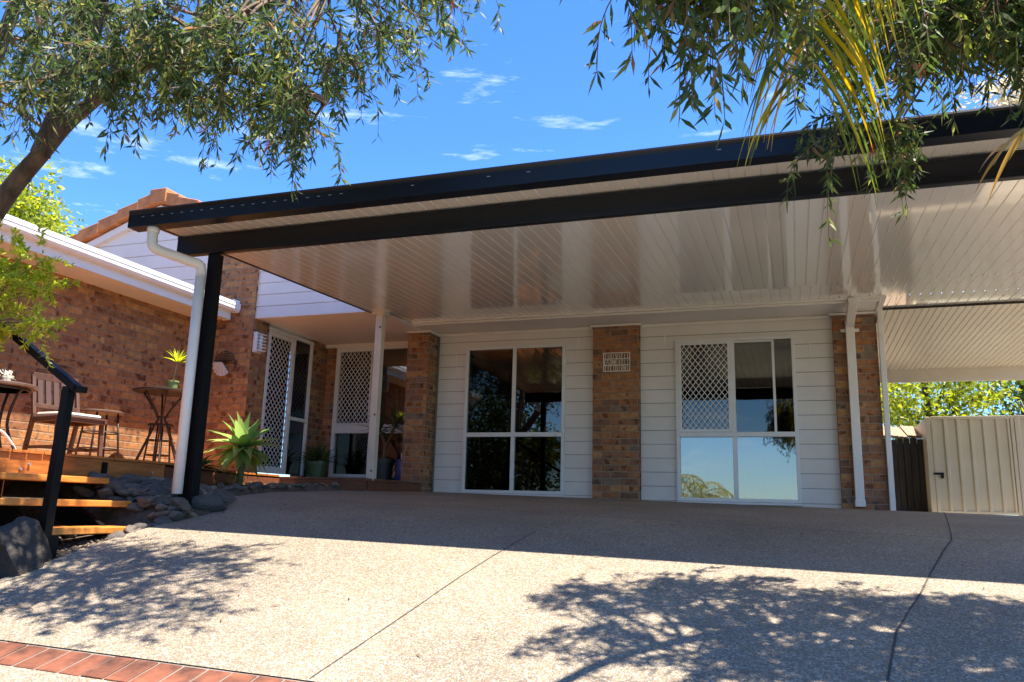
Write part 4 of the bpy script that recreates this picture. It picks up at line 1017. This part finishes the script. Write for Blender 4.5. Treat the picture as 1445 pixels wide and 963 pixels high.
MB().lathe([(.075, 0), (.085, .05), (.095, .22), (.085, .30), (.09, .32), (.075, .32), (.07, .28), (.001, .27)], (-5.30, 10.42, .326), 24).build('pot', M_POTB, bp_, smooth=True)
MB().tube([(-5.30, 10.42, .58), (-5.30, 10.40, .74)], .01, 6).build('tap', M_ALU, bp_)

# ------------------------------------------------------------------ deck furniture
def chair():
    t = thing('garden_chair', 'brown timber slatted chair with pale cushion on the deck', 'chair', (-6.95, 6.22, DZ), math.atan2(-.12, .97)-math.pi/2)
    k = dict(local=True, bevel=.004)
    f = MB()
    for sx in (-1, 1):
        MB().bar((sx*.24, .24, 0), (sx*.24, .20, .42), .04, .035).build('leg', M_CHAIR, t, **k)
        MB().bar((sx*.24, -.26, 0), (sx*.24, -.18, .45), .04, .035).build('leg', M_CHAIR, t, **k)
        f.bar((sx*.24, -.20, .40), (sx*.24, .27, .415), .03, .05)
        f.bar((sx*.24, -.23, .13), (sx*.24, .23, .13), .025, .03)
    f.bar((-.24, .24, .405), (.24, .24, .405), .03, .045).bar((-.24, -.19, .40), (.24, -.19, .40), .03, .045).bar((-.24, .0, .13), (.24, .0, .13), .025, .025)
    f.build('frame', M_CHAIR, t, **k)
    s = MB()
    for i in range(7): s.box(-.25, .25, -.20+i*.068, -.14+i*.068, .422, .438)
    s.build('seat', M_CHAIR, t, **k)
    MB().box(-.22, .22, -.18, .22, .440, .478).build('cushion', M_CUSH, t, local=True, bevel=.018)
    b = MB()
    for sx in (-1, 1): b.bar((sx*.24, -.18, .45), (sx*.24, -.28, .86), .035, .03)
    b.bar((-.25, -.275, .85), (.25, -.275, .85), .03, .07).bar((-.24, -.20, .55), (.24, -.20, .55), .025, .04)
    b.build('back_frame', M_CHAIR, t, **k)
    sl = MB()
    for i in range(5): sl.bar((-.17+i*.085, -.205, .56), (-.17+i*.085, -.272, .83), .055, .014, up=(0, 1, 0))
    sl.build('back_slats', mat('slat_dark', (.06, .03, .025), .6), t, local=True)
chair()
def round_table(name, label, c, r, h, legs='bistro', th=.03, m=M_TABLE):
    t = thing(name, label, 'table', (c[0], c[1], DZ))
    top = MB().lathe([(r*.97, 0), (r, .006), (r, th-.006), (r*.98, th), (.001, th+.0005)], (c[0], c[1], DZ+h-th), 40).build('table_top', m, t)
    return t
t = round_table('bistro_table', 'round pale brown table at left end of the deck', (-7.12, 5.52), .36, .685, th=.032)
for a in (0.4, 1.97, 3.54, 5.11):
    ca, sa = math.cos(a), math.sin(a); cx, cy = -7.12, 5.52
    MB().tube(spline([(cx+ca*.30, cy+sa*.30, DZ+.65), (cx+ca*.22, cy+sa*.22, DZ+.60), (cx+ca*.16, cy+sa*.16, DZ+.3), (cx+ca*.30, cy+sa*.30, DZ)], 5), .014, 7).build('leg', M_IRON, t, smooth=True)
MB().lathe([(.30, 0), (.30, .018), (.28, .018), (.28, 0)], (-7.12, 5.52, DZ+.63), 32).build('apron_ring', M_IRON, t)
flw = thing('flower_vase', 'small white flowers in a low vase on the left table', 'vase', (-7.12, 5.62, DZ+.686))
MB().lathe([(.03, 0), (.045, .03), (.035, .07), (.04, .08), (.001, .075)], (-7.12, 5.62, DZ+.686), 16).build('vase', M_SHELL, flw, smooth=True)
fb = np.array([(-7.12, 5.62, DZ+.80)])+RNG.normal(0, .026, (90, 3))-np.array([0, 0, .025]); leaves_mesh('flower_bunch', fb, RNG.normal(size=(90, 3)), .035, .018, m=leaf_mat('white_petal', [(0, (.6, .58, .52)), (.7, (.7, .68, .62)), (1, (.2, .25, .1))], .3), parent=flw)
wr = thing('leaning_frame', 'thin white curved metal leg of a seat at left deck end', 'chair frame', (-6.9, 5.62, DZ))
MB().tube(spline([(-6.9, 5.70, DZ), (-6.9, 5.60, DZ+.13), (-6.92, 5.46, DZ+.25), (-7.0, 5.2, DZ+.33)], 6), .012, 8).build('leg', M_GUTW, wr, smooth=True)
MB().tube(spline([(-7.2, 5.62, DZ), (-7.2, 5.5, DZ+.15), (-7.2, 5.2, DZ+.33)], 6), .012, 8).build('leg', M_GUTW, wr, smooth=True)
MB().lathe([(.18, 0), (.19, .02), (.001, .03)], (-7.1, 5.05, DZ+.33), 24).build('seat', M_GUTW, wr)
# tall side stool behind the chair
def stool(name, label, c, h, r, m=M_IRON, topm=M_TABLE):
    t = thing(name, label, 'stool', (c[0], c[1], DZ), group=None)
    MB().lathe([(r*.95, 0), (r, .008), (r, .022), (r*.93, .03), (.001, .031)], (c[0], c[1], DZ+h-.03), 28).build('seat', topm, t)
    for a in (.5, 2.07, 3.64, 5.21):
        ca, sa = math.cos(a), math.sin(a)
        MB().tube([(c[0]+ca*r*.75, c[1]+sa*r*.75, DZ+h-.03), (c[0]+ca*r*1.05, c[1]+sa*r*1.05, DZ)], .011, 7).build('leg', m, t, smooth=True)
    for z in (.18, .36):
        if z < h-.15: 
            rr_ = r*(1.05-.3*z/h); th = np.linspace(0, 2*math.pi, 25)
            MB().tube(np.stack([c[0]+rr_*np.cos(th), c[1]+rr_*np.sin(th), np.full(25, DZ+z)], 1), .008, 6, cap=False).build('foot_ring', m, t, smooth=True)
    return t
stool('bar_stool', 'brown round topped stool behind the slatted chair', (-7.25, 6.93), .60, .22)
stool('bar_stool', 'small black stool tucked under the bar table', (-7.35, 7.93), .56, .15, topm=M_IRON)
# bar table
bt2 = thing('bar_table', 'tall round dark bar table on splayed crossed legs on the deck', 'table', (-7.15, 7.75, DZ))
bcx, bcy, bh = -7.15, 7.72, .94
MB().lathe([(.33, 0), (.355, .008), (.355, .024), (.34, .032), (.001, .033)], (bcx, bcy, DZ+bh-.032), 40).build('table_top', mat('bar_top', (.022, .015, .013), .35, var=.2), bt2)
for a in (.3, 1.35, 2.4, 3.45, 4.5, 5.55):
    ca, sa = math.cos(a), math.sin(a)
    MB().tube(spline([(bcx+ca*.25, bcy+sa*.25, DZ+bh-.03), (bcx+ca*.055, bcy+sa*.055, DZ+.63), (bcx+ca*.09, bcy+sa*.09, DZ+.50), (bcx+ca*.30, bcy+sa*.30, DZ)], 4), .011, 7).build('leg', M_IRON, bt2, smooth=True)
th = np.linspace(0, 2*math.pi, 25)
MB().tube(np.stack([bcx+.06*np.cos(th), bcy+.06*np.sin(th), np.full(25, DZ+.62)], 1), .009, 6, cap=False).build('collar', M_IRON, bt2, smooth=True)
pt = thing('potted_plant', 'small lime green pot with spiky yellow plant on the bar table', 'plant', (-7.12, 7.80, DZ+bh+.001))
pot(pt, (-7.12, 7.80, DZ+bh+.001), .052, .07, .13, M_POTG)
MB().tube(spline([(-7.12, 7.80, DZ+bh+.1), (-7.10, 7.80, DZ+bh+.25), (-7.10, 7.82, DZ+bh+.36)], 4), .006, 6).build('stem', mat('pale_stem', (.3, .26, .14), .7), pt, smooth=True)
rosette(pt, (-7.10, 7.82, DZ+bh+.355), 17, .22, .03, L_YOUNG, (.1, 1.35), .07, seed=41)

# ------------------------------------------------------------------ wall mounted things
wl = thing('wall_lamp', 'white louvred outdoor wall lamp on the brick pier by the door', 'lamp', (-6.9, 9.0, 2.0))
MB().box(-6.898, -6.84, 8.955, 8.985, 1.99, 2.27).build('back_plate', M_ALU, wl, bevel=.004)
MB().box(-6.898, -6.885, 8.985, 9.13, 1.99, 2.27).build('mount', M_ALU, wl)
MB().lathe([(.025, 0), (.03, .02), (.03, .2), (.025, .22)], (-6.85, 9.05, 2.02), 16).build('diffuser', mat('lamp_diffuser', (.75, .73, .68), .5), wl, smooth=True)
lv = MB()
for i in range(6): lv.bar((-6.86, 8.985, 2.02+i*.045), (-6.815, 9.11, 2.02+i*.045), .06, .012)
lv.build('louvre', M_ALU, wl)
# round wire ornament
wo = thing('wall_ornament', 'round dark wire wall ornament with pale fan on the brick pier', 'wall ornament', (-7.42, 8.92, 1.80))
ox, oy, oz = -7.29, 8.905, 1.82
w = MB()
for r, a0, a1 in ((.175, -.5, 4.0), (.145, .0, 3.7), (.115, .2, 3.4), (.085, .4, 3.2), (.055, .6, 2.9)):
    th = np.linspace(a0, a1, 24); w.tube(np.stack([ox+r*np.cos(th), np.full(24, oy), oz+r*1.05*np.sin(th)], 1), .005, 5)
for a in np.linspace(.1, 3.4, 12): w.tube([(ox+.03*math.cos(a), oy, oz+.03*math.sin(a)), (ox+.175*math.cos(a), oy-.004, oz+.182*math.sin(a))], .0036, 4)
w.build('wire_ring', M_IRON, wo, smooth=True)
f = MB(); n = 14
pts = [(ox-.02, oy-.03, oz+.03)]
for i in range(n+1):
    a = R_(165)+i/n*R_(150); rr_ = .15*(1+.06*(i % 2)); pts.append((ox-.02+rr_*math.cos(a), oy-.012-.012*(i % 2), oz+rr_*1.05*math.sin(a)))
bk = [(p[0], p[1]+.006, p[2]) for p in pts]; N_ = len(pts)
f.add(pts+bk, [(0, i+1, i) for i in range(1, n+1)]+[(N_, N_+i, N_+i+1) for i in range(1, n+1)]+[(i, i+1, N_+i+1, N_+i) for i in range(1, n+1)])
f.build('pale_fan', M_SHELL, wo)
# plaque on the middle pillar: cut-out letters in three rows
pq = thing('house_plaque', 'cream fretwork name plaque with three rows of cut letters on middle pillar', 'sign', (-2.2, 10.43, 1.96))
x0, x1, z0, z1, yy = -2.385, -2.02, 1.825, 2.085, 10.418
p = MB(); frame_rect(p, x0, x1, z0, z1, yy, yy+.014, .011)
for z in (z0+.087, z0+.172): p.box(x0+.011, x1-.011, yy+.001, yy+.013, z-.005, z+.005)
po = p.build('plaque_frame', M_PLAQ, pq)
rows = ['TIOIVIEII', 'GSXMEIOII', 'TIEIOIVNI']
ch = {'I': [((.5, 0), (.5, 1))], 'T': [((.5, 0), (.5, 1)), ((.1, .95), (.9, .95))], 'O': [((.15, 0), (.15, 1)), ((.85, 0), (.85, 1)), ((.15, .95), (.85, .95)), ((.15, .05), (.85, .05))],
      'V': [((.1, 1), (.5, 0)), ((.9, 1), (.5, 0))], 'E': [((.2, 0), (.2, 1)), ((.2, .5), (.8, .5)), ((.2, .95), (.85, .95)), ((.2, .05), (.85, .05))], 'N': [((.15, 0), (.15, 1)), ((.85, 0), (.85, 1)), ((.15, 1), (.85, 0))],
      'G': [((.15, .05), (.15, .95)), ((.15, .95), (.85, .95)), ((.15, .05), (.85, .05)), ((.85, .05), (.85, .45)), ((.5, .45), (.85, .45))], 'S': [((.15, .95), (.85, .95)), ((.15, .5), (.85, .5)), ((.15, .05), (.85, .05)), ((.15, .5), (.15, .95)), ((.85, .05), (.85, .5))],
      'X': [((.1, 0), (.9, 1)), ((.1, 1), (.9, 0))], 'M': [((.1, 0), (.1, 1)), ((.9, 0), (.9, 1)), ((.1, 1), (.5, .4)), ((.9, 1), (.5, .4))]}
lt = MB(); cw = (x1-x0-.03)/9
for r_i, row in enumerate(rows):
    zb = z1-.013-(r_i+1)*.079
    for c_i, c in enumerate(row):
        xa = x0+.015+c_i*cw
        for (ax_, az_), (bx_, bz_) in ch[c]:
            lt.bar((xa+ax_*cw*.85, yy+.007, zb+az_*.07), (xa+bx_*cw*.85, yy+.007, zb+bz_*.07), .007, .011, up=(0, 1, 0))
lt.build('letters', M_PLAQ, po)

# ------------------------------------------------------------------ gate and fences at the right
GYY = 15.0
def trap_sheet(mb, x0, x1, z0, z1, y, pitch=.19, d=.028):
    prof = []; x = x0
    while x < x1-.001:
        xe = min(x+pitch, x1); q = xe-x
        prof += [(x, 0), (x+q*.62, 0), (x+q*.72, -d), (x+q*.90, -d)]; x = xe
    prof.append((x1, 0)); n = len(prof)
    for z in (z0, z1):
        for p_, dd in prof: mb.v.append((p_, y+dd, z))
    mb.f += [(i, i+1, n+i+1, n+i) for i in range(n-1)]
    return mb
g0, g1 = 2.15, 3.35; gzb = .10; gzt = 1.70
gate = thing('metal_gate', 'cream ribbed metal gate with black latch under the patio beam', 'gate', (2.2, GYY, .1))
MB().box(g0, g0+.05, GYY-.03, GYY+.03, gzb, gzt).box(g1-.05, g1, GYY-.03, GYY+.03, gzb, gzt).box(g0+.05, g1-.05, GYY-.03, GYY+.03, gzt-.05, gzt).box(g0+.05, g1-.05, GYY-.03, GYY+.03, gzb+.02, gzb+.06).build('frame', M_COLOR, gate, bevel=.004)
trap_sheet(MB(), g0+.05, g1-.05, gzb+.06, gzt-.05, GYY).build('sheet', M_COLOR, gate)
MB().box(g0-.02, g0+.13, GYY-.055, GYY-.03, .74, .775).box(g0+.08, g0+.12, GYY-.07, GYY-.03, .68, .74).build('latch', M_BLACK, gate, bevel=.003)
fp = thing('metal_fence', 'cream ribbed metal fence panel right of the gate', 'fence', (3.4, GYY, .1))
MB().box(3.36, 3.43, GYY-.035, GYY+.035, 0, 1.71).box(3.43, 6.2, GYY-.03, GYY+.03, 1.65, 1.705).build('frame', M_COLOR, fp, bevel=.004)
trap_sheet(MB(), 3.43, 6.2, .05, 1.65, GYY).build('sheet', M_COLOR, fp)
fp2 = thing('metal_fence', 'cream fence return seen edge-on left of the latch gate', 'fence', (2.1, GYY, .1))
MB().box(2.06, 2.14, GYY-.02, GYY+.06, .05, 1.69).build('post', M_COLOR, fp2, bevel=.004)
MB().box(2.06, 2.10, GYY+.06, GYY+2.2, .05, 1.66).build('sheet', M_COLOR, fp2)
df = thing('paling_gate', 'old dark timber paling gate between the white post and metal gate', 'gate', (1.6, 15.4, .1))
pl = MB(); x = 1.05
while x < 2.02:
    w = random.uniform(.085, .105); h = 1.36+random.uniform(-.02, .02); pl.box(x, x+w, 15.38, 15.40, .06, h); x += w+random.uniform(.004, .014)
pl.build('palings', M_FENCE, df)
MB().box(1.0, 2.05, 15.41, 15.45, .35, .43).box(1.0, 2.05, 15.41, 15.45, 1.1, 1.18).build('rail', M_FENCE, df)
MB().box(1.0, 2.05, 15.55, 15.57, .06, 1.3).build('backing_board', M_FENCE, df)
th_ = thing('brush_roof', 'low brown shingled lean-to roof just above the dark paling gate', 'roof', (1.5, 16.0, 1.3))
tm = MB()
for i in range(16):
    x = .95+i*.075; a = random.uniform(-.02, .02)
    tm.prism([(15.5, 1.38+a), (16.6, 1.66+a), (16.6, 1.70+a), (15.5, 1.42+a)], 0, x, x+.07)
tm.build('shingles', M_THATCH, th_)
MB().box(1.0, 1.06, 16.3, 16.36, .1, 1.56).box(2.0, 2.06, 16.3, 16.36, .1, 1.56).build('post', M_FENCE, th_)

# ------------------------------------------------------------------ sky and sun
sun_dir = Vector((1.0, .01, 2.85)).normalized()
el = math.asin(sun_dir.z); az = math.atan2(sun_dir.x, sun_dir.y)
W = bpy.data.worlds.new('World'); S.world = W; W.use_nodes = True; nt = W.node_tree; L = nt.links.new
bg = nt.nodes['Background']; bg.inputs['Strength'].default_value = .09
sky = nd(nt, 'ShaderNodeTexSky', sky_type='NISHITA', sun_disc=False, sun_elevation=el, sun_rotation=az, altitude=100., air_density=1.1, dust_density=.0, ozone_density=3.)
hs = nd(nt, 'ShaderNodeHueSaturation'); hs.inputs['Saturation'].default_value = 1.12; L(sky.outputs[0], hs.inputs['Color'])
tc = nd(nt, 'ShaderNodeTexCoord'); mp = nd(nt, 'ShaderNodeMapping'); mp.inputs['Scale'].default_value = (3.4, 6.2, 22.0); mp.inputs['Rotation'].default_value = (.1, .35, .5); L(tc.outputs['Generated'], mp.inputs['Vector'])
n1 = nd(nt, 'ShaderNodeTexNoise', Scale=1.6, Detail=8., Roughness=.62); L(mp.outputs[0], n1.inputs['Vector'])
r = nd(nt, 'ShaderNodeValToRGB'); r.color_ramp.elements[0].position = .585; r.color_ramp.elements[1].position = .9; L(n1.outputs['Fac'], r.inputs['Fac'])
mx = nd(nt, 'ShaderNodeMixRGB'); L(r.outputs['Color'], mx.inputs['Fac']); tn = nd(nt, 'ShaderNodeMixRGB', blend_type='MULTIPLY', Fac=1.); L(hs.outputs[0], tn.inputs['Color1']); tn.inputs['Color2'].default_value = (.47, .695, 1.0, 1); L(tn.outputs[0], mx.inputs['Color1']); mx.inputs['Color2'].default_value = (5.5, 6.2, 7.2, 1)
L(mx.outputs[0], bg.inputs['Color'])
sl = bpy.data.lights.new('sun', 'SUN'); sl.energy = 4.3; sl.angle = R_(.53); sl.color = (1, .925, .815)
so = bpy.data.objects.new('sun', sl); COL.objects.link(so); so.rotation_euler = sun_dir.to_track_quat('Z', 'Y').to_euler(); so.location = (3, 0, 20)
v = S.view_settings; v.view_transform = 'Standard'; v.look = 'None'; v.exposure = 1.88; v.gamma = 1; v.use_curve_mapping = False
S.render.engine = 'CYCLES'; S.cycles.max_bounces = 10; S.cycles.diffuse_bounces = 5; S.cycles.transparent_max_bounces = 12
S.cycles.use_denoising = True
S.cycles.sample_clamp_indirect = 8
